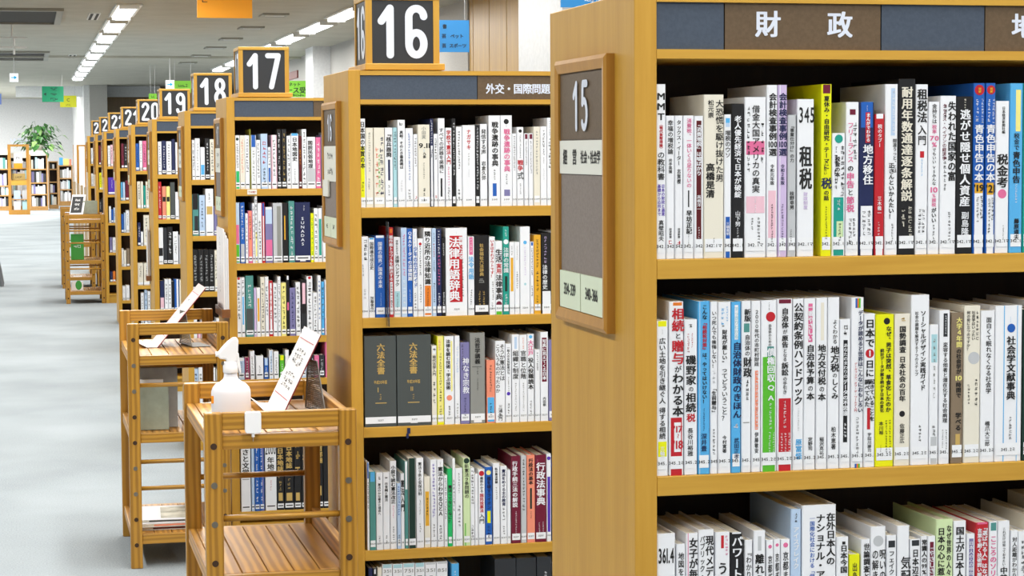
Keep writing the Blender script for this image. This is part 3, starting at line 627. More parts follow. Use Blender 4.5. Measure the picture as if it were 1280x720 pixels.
shelf_books(15, 1, (594.2, 579, 821, 1280), '''
821.8 836.5 399.5 w | #y,400,407 | ~6,k,410,417,.5,.6 | 広い土地を引き継ぐ人,k,421,504,.5,.55 | 得する相続,k,508,548,.5,.55 | #y,551,584 | 三輪厚二,w,557,581,.5,.4
837.6 855.8 376 w | #o,377,381,.2,1 | 相続,r,384,414,.6,.72,1 | と,k,415,423,.6,.55 | 贈与,r,424,455,.6,.72,1 | が,k,456,465,.6,.5 | わかる本,k,465,520,.6,.66,1 | #r,521,594 | #w,527,564,.3,.9 | {'17},r,530,541,.6,.55,1 | 〜,r,541,547,.6,.4 | {'18},r,548,562,.6,.6,1
856.7 873 398.5 w | ~1,k,403,410,.5,.6,1 | ~7,r,415,440,.3,.2 | ~7,r,415,434,.6,.2 | 磯野家,k,443,481,.5,.68,1 | の,k,482,489,.5,.5 | 相続,k,490,515,.5,.7,1 | 税,r,516,527,.5,.72,1 | 長谷川裕雅,k,534,570,.45,.4
873.6 888.6 376 sb | #w,376,594,0,.04 | こんな,k,380,399,.55,.45,1 | 『相続税対策』,r,400,439,.55,.45,1 | は、やってはいけない！,k,440,504,.55,.45,1 | ~12,n,509,538,.5,.3 | 深井豊,n,541,564,.5,.45
889 898.3 376.5 w | いつ死んでも後悔しない！,k,388,460,.5,.6 | ~3,g,462,480,.5,.6 | 「生前贈与」,k,482,518,.5,.6,1 | ~8,k,535,568,.5,.5
898.8 914.8 377 w | ~6,sb,382,402,.7,.3 | ~4,sb,384,406,.35,.3 | “財政が厳しい”,k,405,456,.5,.55,1 | ってどういうこと？,k,458,526,.5,.55 | 今村寛著,k,544,566,.5,.35
915.2 927.3 377 sb | #w,381,424,.25,.8 | すっきりわかる,lc,383,423,.52,.4 | 自治体財政のきほん,n,427,523,.6,.72,1 | ~1,w,526,536,.5,.8 | 武田正孝,n,547,574,.55,.45
927.9 940 376 w | 新版,k,386,402,.6,.6,1 | #dt,404,415,.1,1 | 自治体の,k,418,445,.6,.5 | 財政,k,446,472,.6,.7,1 | ~5,k,474,500,.6,.35 | #gy,527.5,528.5
940.5 952 376 w | ２０００年代の市町村財政,k,387,458,.55,.5 | #sa,463,537,.3,.85 | ~16,w,464,536,.58,.3 | 伊藤敏安,k,540,567,.55,.35
952.4 972 375.5 w | ~6,k,378,388,.5,.3 | @r,396,.3,.6 | 自治体のための,k,405,433,.55,.25 | #dt,433,446,.36,.9 | #gn,446,594 | 債権回収,w,435,478,.62,.42,1 | Q,w,480,489,.62,.5,1 | A,w,493,502,.62,.5,1 | ~8,w,504,537,.6,.3 | ~9,w,540,568,.55,.25 | ~9,w,540,566,.8,.2
972.4 991.6 374 w | #r,374.5,379.5 | #m,374.5,379.5 | 自治体,k,385,411,.5,.5,1 | が,k,412,418,.5,.3 | 原告,k,419,435,.5,.5,1 | となる,k,436,452,.5,.35 | 訴訟,k,453,470,.5,.5,1 | の手引き,k,471,493,.5,.35 | #p,498,594 | #r,498,594 | ~8,w,500,536,.5,.35,1 | ~9,w,541,572,.3,.2 | ~9,w,541,572,.55,.2 | ~9,w,541,572,.8,.2
992.2 1005.6 374 w | 公契約条例ハンドブック,k,379,507,.5,.8,1 | ~10,g,510,540,.5,.4 | 原冨悟,sb,549,575,.55,.5,1
1005.9 1020.5 373.5 w | #p,380,428,.3,.8 | 一番やさしい,w,381,427,.55,.4,1 | 自治体予算,k,431,481,.55,.62,1 | の,k,482,490,.55,.4 | 本,k,491,501,.55,.62,1 | 定野司,k,547,564,.55,.35
1021.1 1035.2 373 w | #c,379,426,.35,.75 | 地方交付税,k,431,482,.5,.66,1 | の,k,483,491,.5,.4 | 本,k,492,502,.5,.66,1 | 稲沢克祐,k,547,570,.5,.35
1035.7 1050.2 372.5 w | よくわかる,k,400,431,.6,.4 | 地方税,k,433,466,.6,.66,1 | の,k,467,473,.6,.4 | しくみ,k,474,500,.6,.66,1 | 柏木恵著,k,534,563,.5,.35
1050.6 1064.2 400 w | ~2,k,406,421,.5,.5 | #k,426,554,.25,.8 | あなたのまわりの,w,430,474,.52,.4 | データの不思議,w,475,521,.52,.45,1 | ~4,w,529,548,.5,.35
1064.8 1080.4 373 w | #b,374,386,.25,.45 | #o,374,386,.45,.62 | #gn,374,386,.62,.8 | データが読めると世界はこんなにおもしろい,n,389,517,.72,.4,1 | データブック、オブ・ザ・ワールド入門,r,454,516,.35,.28 | ~10,k,522,568,.5,.25 | #b,581,587,.25,.45 | #o,581,587,.45,.62 | #gn,581,587,.62,.8
1080.9 1094.8 393.5 w | 日本で,k,400,436,.5,.72,1 | @r,443,.38 | 1,w,438,448,.5,.6,1 | 日に,k,451,473,.5,.72,1 | 起きていることを,k,475,528,.72,.38,1 | 調べてみた,k,475,510,.28,.4,1 | #r,511,538,.2,.6 | 宇田川勝司,k,542,567,.5,.3
1095.2 1118.2 394.5 y | @k,403,.17,.6 | なぜ、男子は突然、草食化したのか,k,409,517,.7,.28,1 | 統計データが解き明かす日本の変化,k,437,517,.35,.2,1 | 本川裕,k,528,545,.32,.22 | ~13,k,526,568,.6,.12 | ~13,k,526,568,.8,.12 | ~6,k,557,567,.3,.12
1118.8 1138.6 394 c | ~1,gt,395,404,.5,.6 | 国勢調査,k,409,443,.5,.45,1 | 日本社会の百年,k,447,504,.5,.45,1 | @k,519,.18 | 佐藤正広,k,531,556,.5,.3
1139.3 1162.3 370.5 w | 社会の課題を解決する７つのステップ,k,391,472,.3,.18 | ソーシャルデザイン実践ガイド,k,390,490,.65,.34,1 | ~5,k,533,555,.5,.18
1162.7 1174 408 w | #lc,420,455 | ~9,gy,424,500,.5,.25 | ~3,k,533,548,.5,.4 | #g,548,590
1174.8 1188.1 390 w | #dk,394,423,.3,.85 | ~8,w,396,420,.58,.4 | 変容する他者と潜在化する社会病理,k,430,531,.55,.5 | ~10,k,539,565,.7,.2 | ~10,k,539,562,.35,.2
1189.8 1204.8 393 br | 大学４年間,py,399,437,.62,.5,1 | の社会学が,k,438,470,.6,.4,1 | {10},py,471,479,.6,.6,1 | 時間で,k,480,500,.6,.45,1 | 学べる,k,518,541,.6,.5,1 | #gt,545,568,.35,.85
1205.5 1226 384.5 c | ~7,k,391,428,.8,.2 | 社会学はいったい,k,391,428,.55,.22 | 何の役に立つのですか？,k,391,441,.25,.22 | @g,450,.35,.6 | ~6,k,474,510,.75,.18 | ~6,k,482,508,.3,.15
1226.5 1244 391 w | 面白くて眠れなくなる社会学,k,399,495,.55,.42 | 橋爪大三郎,k,529,561,.5,.3
1244.6 1278 385 w | #sb,385,585,.28,.32 | #sb,385,585,.84,.87 | ~6,sb,399,406,.55,.3 | @b,413,.15,.58 | 社会学文献事典,k,423,503,.58,.3,1 | ~7,k,523,553,.58,.3
1279.2 1294 390 dg
1294.8 1312 380 w
''', '345.2ミ')
shelf_books(15, 2, None, '''
822.2 845.5 668 w | {361.4},k,683,708,.5,.7,1
847 858.3 681 w | 地図を読めるか,k,691,760,.5,.55
858.8 873.8 667.5 w | #p,667,850,0,.08 | 女子が毎日トクする,k,673,790,.6,.6,1
874.3 893.8 663 w | 現代メディア論,k,670,760,.7,.42,1 | パブリック・ビューイング,k,670,780,.25,.28
895.3 913.6 666 w | #r,670,686,.35,.6 | ~6,p,670,695,.75,.2 | うつくし,k,703,770,.5,.6,1
914 929.4 666.5 k | #w,666,668 | パワートーク,w,671,752,.55,.8,1
932 941.9 676 w | 『わかりやすさ』,k,687,760,.5,.6
943 957.9 664 w | #g,671,689,.3,.7 | 離れられない,k,693,770,.5,.62,1
959 968 676 w | @p,684,.25 | 京都ぎらい,k,695,750,.5,.5
968.3 976.3 674.5 w | @p,682,.25 | 京都ぎらい,k,692,750,.5,.5
977 988.8 675 w | @p,682,.25 | 京都まみれ,k,690,750,.5,.5
989.3 1002.3 637 lb | ~3,k,641,654,.5,.8 | アイスブレイク,w,659,712,.5,.8,1
1003.2 1045.8 632 w | 在外日本人の,k,642,708,.84,.26,1 | ナショナル・アイデン,k,643,760,.54,.24,1 | ─国際化社会における「個」,b,645,730,.3,.14
1046.5 1061.5 672 w | ■,k,677,682,.6,.35 | 日本今国『コ,k,682,735,.6,.5,1
1062.5 1075.8 694 y | 出身県別,k,704,750,.5,.4
1063 1075 684 r d.11
1077 1088.4 675 w | 世論調査とは,k,680,735,.6,.55,1
1089 1107.8 659 w | @g,677,.34,.5 | の解き方,k,687,740,.3,.36 | 呪いの本,k,687,740,.78,.36
1109 1121.3 670 w | #dk,676.5,685 | フェイクニュース,k,689,750,.5,.55
1122.2 1137.4 658 w | 気配を読む,k,696,780,.7,.7
1138.2 1151.3 675 w | #dk,676,683 | 日本辺境論,k,687,740,.5,.5,1
1151.8 1159.6 671 w | 常識人の{99}%は,k,675,727,.5,.7,1
1160.2 1170 671 w | #m,678,760,.1,.9 | 『やさしさ』過剰,w,681,740,.5,.6
1170.5 1191.6 650 pg | なぜ世界の人々は,k,657,730,.75,.24,1 | 日本の心に惹かれるか,k,660,760,.3,.36,1
1192.3 1208 652 w | 国土が日本人の謎,k,659,745,.5,.7,1
1209 1219.3 668 w | #li,674,840,.1,.95 | 日本人の心の傾向,w,677,720,.5,.5
1219.8 1235.9 654 r | #p,654,656 | 『選ばれる人』はなぜ,w,657,725,.7,.4,1 | 言葉を磨く技術問い勝,w,661,722,.3,.32,1
1236.5 1247.2 653 w | #dt,654,664 | こころのソリテ,p,670,730,.5,.7,1
1247.8 1262.5 652 w | これだけは知っておきたい,k,660,708,.5,.25 | 中韓,k,709,728,.5,.6,1
1263.8 1272.8 664 w | 対人距離がわからない,k,672,735,.5,.6
1273.2 1284 665 w | ~9,k,676,730,.5,.5
1284.5 1302 645 c
''', '361.4ヤ')
# ---- bookcase 16
shelf_books(16, 0, (258.6, 258.3, 449, 688), '''
450.7 457.8 147.5 w | #y,182,254 | 日本国の本質の本,k,151,210,.5,.7,1 | ~4,k,226,238,.5,.5
458.2 467.6 159 c | ~16,gy,164,214,.5,.45 | ~4,gy,222,236,.4,.4
468.1 481.6 159 c | ~7,sa,180,246,.3,.3 | ~10,n,168,244,.75,.35 | ~9,gn,190,240,.5,.2
482.1 491.9 159 w | 『核兵器廃,k,164,196,.5,.65,1 | #n,199,225,.35,.7 | ~5,k,230,244,.5,.5
492.3 497.3 159 lc | ~12,k,163,212,.5,.6
498 507.5 149.5 w | ~1,dk,151,158 | 真相、そのとき最高裁は,k,163,211,.5,.6,1 | ~5,g,224,240,.5,.3
507.9 517.5 160 w | ~18,b,166,225,.5,.4 | ~4,k,236,250,.5,.4
517.8 523 167.5 w | ~12,k,172,208,.5,.5 | ~1,r,244,249,.5,.6
523.5 538.5 155.7 c | 小田実,gy,158,174,.5,.35 | {9.11},k,178,186,.55,1.1,1 | ~2,sb,186,190,.5,.5 | 九条,k,190,198,.55,.9,1 | ~9,k,203,224,.5,.3 | ~3,k,234,252,.5,.2
538.8 542.8 148.5 n | #w,182,258 | ~10,w,150,180,.5,.6 | ~4,n,186,198,.5,.6
543.1 548 167.5 w | ~8,k,172,200,.5,.6 | ~1,r,244,249,.5,.6
548.5 557.2 148 w | すべての武器を楽器に,k,160,217,.5,.55 | #k,223,250,.3,.65
557.8 565.6 160 w | 学校で憲法入門,r,163,206,.5,.6,1 | ~8,p,208,232,.5,.4 | ~5,k,234,250,.5,.5
566 570.6 148.5 k | ~14,w,152,220,.5,.4
571 578.6 158.8 w | ~14,k,164,212,.5,.6 | ~3,k,236,250,.5,.4
578.9 594.8 157 w | ナガサキ,r,162,188,.5,.28,1 | ~6,gy,192,208,.5,.2 | ~5,g,212,222,.5,.2
595.4 600.6 157 k | ~20,w,160,238,.5,.5
601 609.9 155.7 w | 発信する声,k,162,194,.5,.6 | 岩倉久弥,k,202,226,.5,.5
611.8 626.3 145.2 w | 戦争遺跡の事典,k,153,209,.55,.6,1 | ~5,k,212,226,.5,.4 | #b,230,249,.3,.7
626.7 641 145.2 w | @k,153,.22 | ~3,k,157,160,.5,.5 | 戦争遺跡の事典,p,162,216,.55,.6,1 | ~5,k,218,232,.5,.4 | #li,238,250,.25,.85
641.4 646.8 168 w | ~16,k,171,215,.5,.45
647.1 655.3 160 w | @k,165,.25 | ~14,k,169,199,.5,.6,1 | 戦争,r,201,215,.5,.85,1 | 式,k,216,226,.5,.8 | ~8,k,230,244,.5,.6
656 661.3 168 w | #m,169,175 | ~15,k,177,208,.5,.6 | #k,246,250,.1,.9
661.7 667.4 168 w | #m,169,175 | ~18,k,177,218,.5,.6 | #k,246,250,.1,.9
667.9 676 159.7 c | ~14,gy,164,220,.5,.35
676.5 684.6 159.7 w | ~10,k,164,196,.5,.6 | ~5,k,198,206,.5,.5 | ~6,g,212,226,.5,.4
684.9 692 148.8 w | ~6,g,152,172,.5,.4 | ~9,k,174,212,.5,.8,1
692.6 702 158 w
702.5 712 150 lb
''', '319ヤ')
shelf_books(16, 1, (397, 393, 449, 688), '''
452 461.8 295.3 w | ~5,k,298,325,.65,.6 | ~7,k,330,345,.3,.4 | ~3,g,360,375,.5,.4
462.1 469.6 297 w | #sb,297,299 | 国際連合成立史,k,302,337,.5,.65 | 加藤俊作,k,370,388,.5,.5
470 482.2 294.3 b | #w,294,297 | 国連の限界／国連の未来,w,302,360,.5,.45 | ~9,lb,366,382,.55,.4 | #w,388,392,.1,.9
482.6 486.5 297 n
487.4 492.8 284.2 r | #o,286,291 | #w,352,393 | 著作権トラブルを解決する,w,294,351,.5,.95,1 | ~9,k,353,385,.5,.9,1
493.2 502 296.2 w | 学校における,k,300,318,.5,.35 | 法律ハンドブック,k,319,358,.5,.65,1 | #lc,364,393 | ~10,k,366,388,.5,.5
502.4 509.8 284.6 lb | ~14,p,292,346,.5,.5 | ~7,w,350,380,.5,.5
510.1 516.8 285.5 b | Ｑ＆Ａケータイの法律問題,w,289,351,.55,.85,1 | ~8,w,362,378,.5,.5
517.1 522.5 286 w | ~9,lb,290,330,.4,.5 | 少年の仕方ガイド,b,308,360,.6,.75,1 | ~5,k,366,386,.5,.5
522.9 530.2 298.2 w | @r,305,.25 | ~13,k,307,345,.5,.6 | ~8,k,355,378,.5,.4 | @r,388,.45
530.6 540.5 285.2 w | 隣り近所の法律知識,k,289,356,.5,.82,1 | #o,357,394 | ~12,k,360,386,.5,.5
541 546.2 285.5 lb | ~6,k,291,302,.5,.6 | ~6,r,304,322,.5,.9,1 | ~6,k,325,340,.5,.7 | ~9,k,354,378,.5,.5
546.6 553 286 n | ~9,w,288,318,.5,.5 | ~9,p,319,357,.5,.5 | ~6,w,366,386,.5,.5
553.3 557.8 297.2 k | ~6,w,304,320,.5,.4 | ~8,w,365,384,.5,.5
558.2 585.2 285.2 w | ~6,n,290,293,.5,.7,1 | #r,295,378,.16,.8 | 法律用語辞典,w,297,377,.4,.52,1 | 図解による,w,296,325,.72,.2,1 | ~14,k,324,372,.78,.14 | ~5,k,387,390,.5,.4
586 593.8 296.2 w | #p,297,319,.1,.9 | ~6,w,299,316,.5,.5 | 法令用語,sb,321,350,.5,.7,1 | ~7,k,362,382,.5,.4
594.3 611.9 294.7 k | 社会福祉六法辞典,gt,305,346,.5,.34 | ~1,gy,348,356,.5,.7 | ~6,gt,364,382,.35,.2 | ~6,gt,364,382,.65,.2
612.4 619.8 296.6 w | いまはそれアウトです！,r,300,348,.5,.6,1 | ~9,k,352,376,.6,.4 | ~4,k,378,388,.5,.5
620.1 629.2 302 w | 生活,k,312,329,.5,.8,1 | 実用,r,330,343,.5,.7,1 | 法律事典,k,344,376,.5,.85,1 | @m,381,.4 | #gn,386,394
629.6 637.2 284 te | ~3,w,287,297,.5,.6 | @w,303,.4 | 法律の常識,w,310,342,.5,.75 | #dg,346,365,.2,.8 | ~4,w,368,382,.5,.5
637.6 643.9 303.4 w | ~6,k,308,320,.5,.5 | #y,323,365,.1,.9 | #gd,323,365,.1,.9
644.2 650.6 303.4 w | ~10,gy,308,326,.5,.35 | ~8,k,340,362,.5,.35
651 663.4 284.2 w | @sb,304,.18 | ~13,lv,309,345,.5,.3 | @lc,356,.12
663.8 668 303.4 w | #b,304,308 | ~14,k,311,345,.5,.6 | ~6,k,358,372,.5,.5
668.4 677.1 294.7 gd | ~9,k,300,336,.5,.55,1 | ~5,k,340,365,.5,.35 | ~5,k,370,386,.5,.5
677.6 690 292.3 k | #w,365,394 | ~8,lv,296,330,.4,.5 | 法律の歴史,w,332,363,.35,.5
690.5 702 290 w
''', '320ホ')
shelf_books(16, 2, (536, 528, 453, 688), '''
456.5 496.5 421.7 cg | 六法全書,gt,431,470,.52,.27,1 | {平成30年版},gt,477,482,.5,.34 | Ⅰ,gt,485,493,.5,.18 | ~3,gt,494,502,.5,.2 | #gt,505,506,.33,.7 | #w,526.5,531,.38,.62
497.3 540 420.3 cg | 六法全書,gt,430,469,.48,.25,1 | {平成30年版},gt,476,481,.48,.32 | Ⅱ,gt,484,491,.47,.18 | ~3,gt,493,501,.47,.2 | #gt,504,505,.3,.66 | #w,526,530.5,.38,.6
540.6 547 433.8 c | #w,434,444 | ~1,k,435,442,.5,.7,1 | 現代法学入門,k,446,472,.5,.7 | ~4,k,478,506,.5,.5
547.4 556 422 y | #py,422,530 | ~5,p,426,440,.4,.5 | ~18,k,443,504,.5,.5 | ~4,k,508,522,.5,.45
556.3 568.6 422 w | #py,428,491,.7,.9 | 法律を読む技術・学ぶ技術,k,426,489,.4,.55,1 | @sa,499,.28 | ~4,k,508,522,.5,.35
569.3 575.8 421.5 w | ~10,lb,434,468,.5,.6,1 | ~5,gy,506,524,.5,.4
576.4 587.9 429.7 li | ~8,k,432,465,.25,.2 | 神なき宗教,w,449,494,.6,.6 | ~7,n,498,522,.5,.3
588.6 607.5 417.8 gy | 法哲学講義,k,424,457,.5,.42,1 | #dk,460,460.6,.1,.8 | ヘーゲル,k,461,470,.5,.3 | ~8,k,474,490,.5,.15 | #w,525,530,.2,.8
609 619.6 452 sa | #sb,498.5,529 | ~10,k,458,492,.5,.35 | ~5,k,505,522,.5,.3
620.1 632.2 428 w | こういうものだったのか,k,432,493,.25,.45 | そうか憲法とは,k,432,478,.7,.45 | 三浦朱門,k,508,528,.5,.35
632.8 640.2 431.6 w | 一般人の女性財産分与,k,435,470,.5,.6 | ~8,k,473,491,.5,.4 | @u,494,.3 | ~4,k,506,520,.5,.5
640.8 649.9 420 w | #lb,423,438,.3,.75 | 組織と制度,k,440,476,.5,.8 | ~14,gy,480,516,.5,.25
650.3 659.9 420.5 w | ~6,sa,424,438,.5,.5 | 官職と位階,k,440,476,.5,.8 | ~14,gy,480,516,.5,.25
660.4 668.7 419.6 w | @sb,423,.25 | 大江戸,p,427,447,.5,.9,1 | 役人役職読本,k,449,489,.5,.9,1 | ~6,k,502,520,.5,.4
669.5 675.9 439 w | ~9,k,442,466,.5,.6
676.4 686 416.9 w | #m,424,479,.1,.9 | 写真に見えてくる日本,w,426,477,.5,.75,1 | 内田樹,k,498,510,.5,.35
686.5 698 426.8 li
''', '322ワ')
shelf_books(16, 3, (688, 679, 459, 688), '''
460 462.8 577.8 w | #b,578,598 | ~12,k,602,636,.5,.6
463 470.6 589.6 dt | #sb,590,602
471 479.4 590.6 w | ~1,k,595,600,.5,.6,1 | 憲法のかな書きと理念へ,k,604,644,.5,.4 | ~4,k,669,680,.5,.4
479.9 488.3 590.6 w | ~1,k,595,600,.5,.6,1 | 衣食輔と憲法,k,603,627,.5,.5 | ~4,k,669,680,.5,.4
488.7 496.8 576.4 w | 小説で読む憲法改正,k,582,630,.5,.75,1 | ~7,p,632,648,.5,.3 | ~6,k,658,676,.5,.5
497.2 501.8 604.3 lb | ~12,b,607,645,.5,.6 | ~4,k,668,680,.5,.6
502.1 506.5 592 w | 憲法入門,k,600,640,.5,.8,1
506.8 511 576.7 dt | #w,577,612
511.3 521 573.5 gy | #dg,573,690
521.4 530.7 573 w | 憲法９条と安保法制,k,578,620,.5,.6 | ~8,gy,624,644,.5,.3 | ~4,k,654,666,.5,.35
531.4 539 597 c | #gd,615,658,.05,.9 | ~6,k,622,645,.5,.3
539.5 547.3 575.2 w | ~16,u,580,648,.5,.55 | ~5,k,656,672,.5,.5
547.7 555.6 575.2 w | ~3,k,578,583,.5,.6 | 憲法からわかるＱとＡ,k,584,646,.5,.65,1 | ~5,k,656,676,.5,.5
556 560.2 595 w | ~18,k,598,650,.5,.7
560.5 566.3 586.6 eg | 憲法ってなにになに？,k,607,655,.5,.85,1
566.6 570 574 w | ~9,k,600,640,.5,.6
570.3 579.3 586.3 w | ~10,k,592,618,.5,.55 | ~6,k,632,660,.5,.4
580 588.7 573.6 pg | @dg,577,.4 | 新憲法９条問題の,k,581,624,.5,.7 | #gn,655,688,.1,.3
589 594 586 w | ~11,k,589,632,.5,.7 | ~4,k,657,674,.5,.7
594.3 598.4 593.6 w
598.9 607 587.8 w | @r,593,.4 | 最新わかる,k,597,617,.5,.5 | 国民投票法,r,618,642,.5,.7,1 | 入門,k,643,656,.5,.8
607.4 616 585 b | @py,592,.35 | 檻を壊すライオン,n,597,638,.55,.75,1 | #y,640,655,.2,.85 | ~4,n,658,674,.5,.5 | #gd,682,686
617.3 625.9 580.7 w | 私の憲法体験,k,586,606,.5,.6,1 | ~6,gy,610,626,.5,.4
626.5 634.5 584.2 w | 憲法をめぐる主の教育,n,588,634,.5,.7,1 | ~4,k,636,652,.5,.5 | ~4,k,658,670,.5,.5
635 639.3 589 w
640 651.5 571.7 m | 行政手続三法の解説,w,578,636,.4,.75,1 | ~14,w,640,672,.5,.5
652 659 571.2 g | ~15,k,575,640,.5,.45
659.5 669.7 570.8 sa | 行政法の基本,k,575,608,.5,.7,1 | #dg,612,638,.35,.65 | ~5,k,640,650,.5,.6
670.1 683.8 570.8 m | #p,576,636,.15,.17 | 行政法事典,w,580,634,.5,.68,1 | ~9,w,654,672,.35,.2 | ~9,w,654,672,.7,.2
684.3 690 569.4 w | #u,598,672 | @u,575,.4
''', '323ケ')
shelf_books(16, 4, None, '''
462 467.2 711 n
467.5 473 711 k | #w,712,718,.2,.8
473.3 478.8 710 c
479.3 492 706 w | #lc,706,710.5 | {351},gy,712,717,.5,.8 | ~3,k,719,740,.5,.5
492.3 504.8 705.5 w | #lc,706,710.5 | {351},gy,712,717,.5,.8 | ~3,k,719,740,.5,.5
505.2 519.8 704.6 w | #lc,705,709.5 | {751},gy,711,717,.5,.8 | ~3,k,719,740,.5,.5
520.2 532.3 704.3 w | #lc,704,709 | {351},gy,711,716,.5,.8 | ~3,k,719,740,.5,.5
532.8 546.4 703.3 w | #g,703,706 | {351},gy,710,716,.5,.8 | ~3,k,719,740,.5,.5
546.9 560.8 702.5 w | #g,702,705 | {851},gy,710,716,.5,.8 | ~3,k,719,740,.5,.5
565.5 575 705 sb | ~2,w,713,720,.5,.5
619.5 646 698.8 dk
646.5 671.5 698 dk
672 690 696.5 dk | ~2,w,714,722,.6,.5
''', '351')
# ---- bookcase 17
shelf_books(17, 0, (235.5, 234.8, 293, 404), '''
295 300.3 168.3 w | @dg,173,.35 | #gn,213,235 | #eg,213,235 | ~9,k,178,210,.5,.5
300.6 306.8 168.3 c | ~12,sa,173,215,.5,.6
307 312.6 168.3 w | ~12,k,172,215,.5,.6
312.8 314.3 160.8 ol
314.5 320.8 168 w | #b,168,183 | ~10,gy,186,225,.5,.5
321.2 326.2 174 w | ~10,k,178,222,.5,.5
326.8 335.2 166.4 lb | ~5,r,175,205,.5,.8,1 | ~5,k,208,228,.5,.5
335.5 339.3 183 w | #b,209,230 | ~5,k,186,206,.5,.6
340 346.8 168 lp | #w,168,235,.15,.9 | ~9,k,173,220,.5,.5
347.2 352.3 160.8 k | ~9,w,165,226,.5,.4
352.8 358.8 160.8 k | ~9,gt,165,226,.5,.4
359.2 364.2 169 w | ~9,k,172,226,.5,.6
364.6 373.9 166.4 w | #sb,166,169 | 日本地図史,k,171,201,.5,.85,1 | ~8,k,210,228,.5,.6
374.3 377.8 169 dr | ~5,gd,186,205,.5,.5
378.2 383.9 160.8 w | ~9,k,164,228,.5,.5
384.4 395 170.5 w | 図説民俗地理,k,175,210,.4,.5,1 | #g,210,230
395.4 401.6 171 p | ~7,w,176,226,.5,.5
402 405 168 li
405.6 412 165 w
''', '290', simple=True)
shelf_books(17, 1, (329.4, 328, 295, 404), '''
295 300.4 253.3 lb | #p,281,305 | #gn,306,328
301 306.8 253.3 b | ~10,w,257,300,.5,.5 | #g,305,328
307.4 310.8 267 w | ~9,k,272,318,.5,.5
311.1 316.2 263.6 p | ~9,k,270,300,.5,.5 | #sa,264,325
316.5 319.2 254 w | ~9,k,258,320,.5,.5
319.5 322.6 245 w | #py,290,328 | ~9,k,249,300,.5,.7
323 328 254 w | ~10,k,275,318,.5,.6,1
328.4 332 253.3 r | #b,254,270 | #w,270,325,.2,.8
332.3 341.6 259.4 li | #lb,262,280 | #p,300,320 | #w,259,262
342 353.8 254 g | #gy,258,328,.4,.9
354.4 360.8 254 k | #gd,270,300,.2,.5
361.6 369 251.7 dt | ~10,w,257,320,.5,.45
369.4 388.6 253.2 n | ~3,w,257,264,.6,.5 | SUNADAS,w,271,308,.5,.5 | #w,323,327,.3,.7
388.9 392.9 267 y | ~8,gn,271,320,.5,.5
393.3 398.3 261 w | ~8,k,266,320,.5,.6
398.6 403.2 261 w | #te,274,325
403.8 412 258 w
''', '291', simple=True)
shelf_books(17, 2, (421.7, 419, 297, 404), '''
296.8 302.2 347 w | @r,348.5,.3 | ~10,k,352,400,.5,.7,1
302.6 306.9 347 w | ~3,k,350,370,.5,.6 | #sb,371,406,.15,.85
307.8 317.8 344.9 dt | ~5,w,355,385,.5,.4 | #cg,386,415
318.2 321.2 360 lv
321.5 326.1 360 w | #gd,373,402,.1,.9
326.7 331.8 346.5 c | ~9,k,352,412,.5,.5
332.2 336.7 346 w | ~9,k,358,395,.5,.6
337 342 351.3 r | #w,354,418,.15,.85 | ~6,r,358,400,.5,.5
342.4 347.4 354 w | ~9,k,358,405,.5,.6
347.9 351.8 346 w | ~9,gy,350,412,.5,.5
352.3 358.5 353.6 py | ~9,k,357,412,.5,.5
358.9 362.5 345.4 k | #p,378,388 | #w,345,350
362.8 370 360 li | ~8,n,364,410,.5,.4
370.5 376.2 353 w | ~9,k,358,410,.5,.6,1
376.8 383.8 350 k | #lp,354,380,.2,.9 | #dk,392,415
384.3 391.6 345.4 w | @r,347.5,.25 | ~9,k,352,415,.5,.5
392 397.5 366 w | ~9,k,370,415,.5,.5
398 402 344.6 w | ~9,b,349,400,.5,.6
402.5 406.2 352.4 sb | ~6,k,357,400,.5,.6
406.8 414 350 w
''', '292', simple=True)
shelf_books(17, 3, (475.5, 474.5, 298, 406), '''
298.5 306 448 lb | #w,448,452 | ~9,n,453,472,.5,.7,1
307 311.8 448 p | #m,448,475 | ~6,w,452,470,.5,.5
313.2 318.8 440 w | ~9,k,446,468,.5,.4
320.3 329.6 445.8 w | ~5,k,458,468,.5,.3
330.7 335.8 449.3 b | #lb,449,458 | ~4,w,460,470,.5,.4
337 341.9 439 w | #lb,440,475,.2,.8 | ~6,n,446,468,.5,.4
342.8 348.8 441 w | ~7,k,448,468,.5,.4
350.3 355.8 445.8 gn | #y,446,452 | ~5,w,456,470,.5,.4
357 361.5 439.5 w
362 367.5 448 w
368 376 442 c
376.5 383 446 lb
383.5 389 450 w
389.4 393 445.8 dk | ~5,w,450,470,.5,.4
393.4 399.4 447 p | ~6,w,451,472,.5,.6
399.9 406 446.5 dk | ~6,g,451,472,.5,.5
''', '293', simple=True)
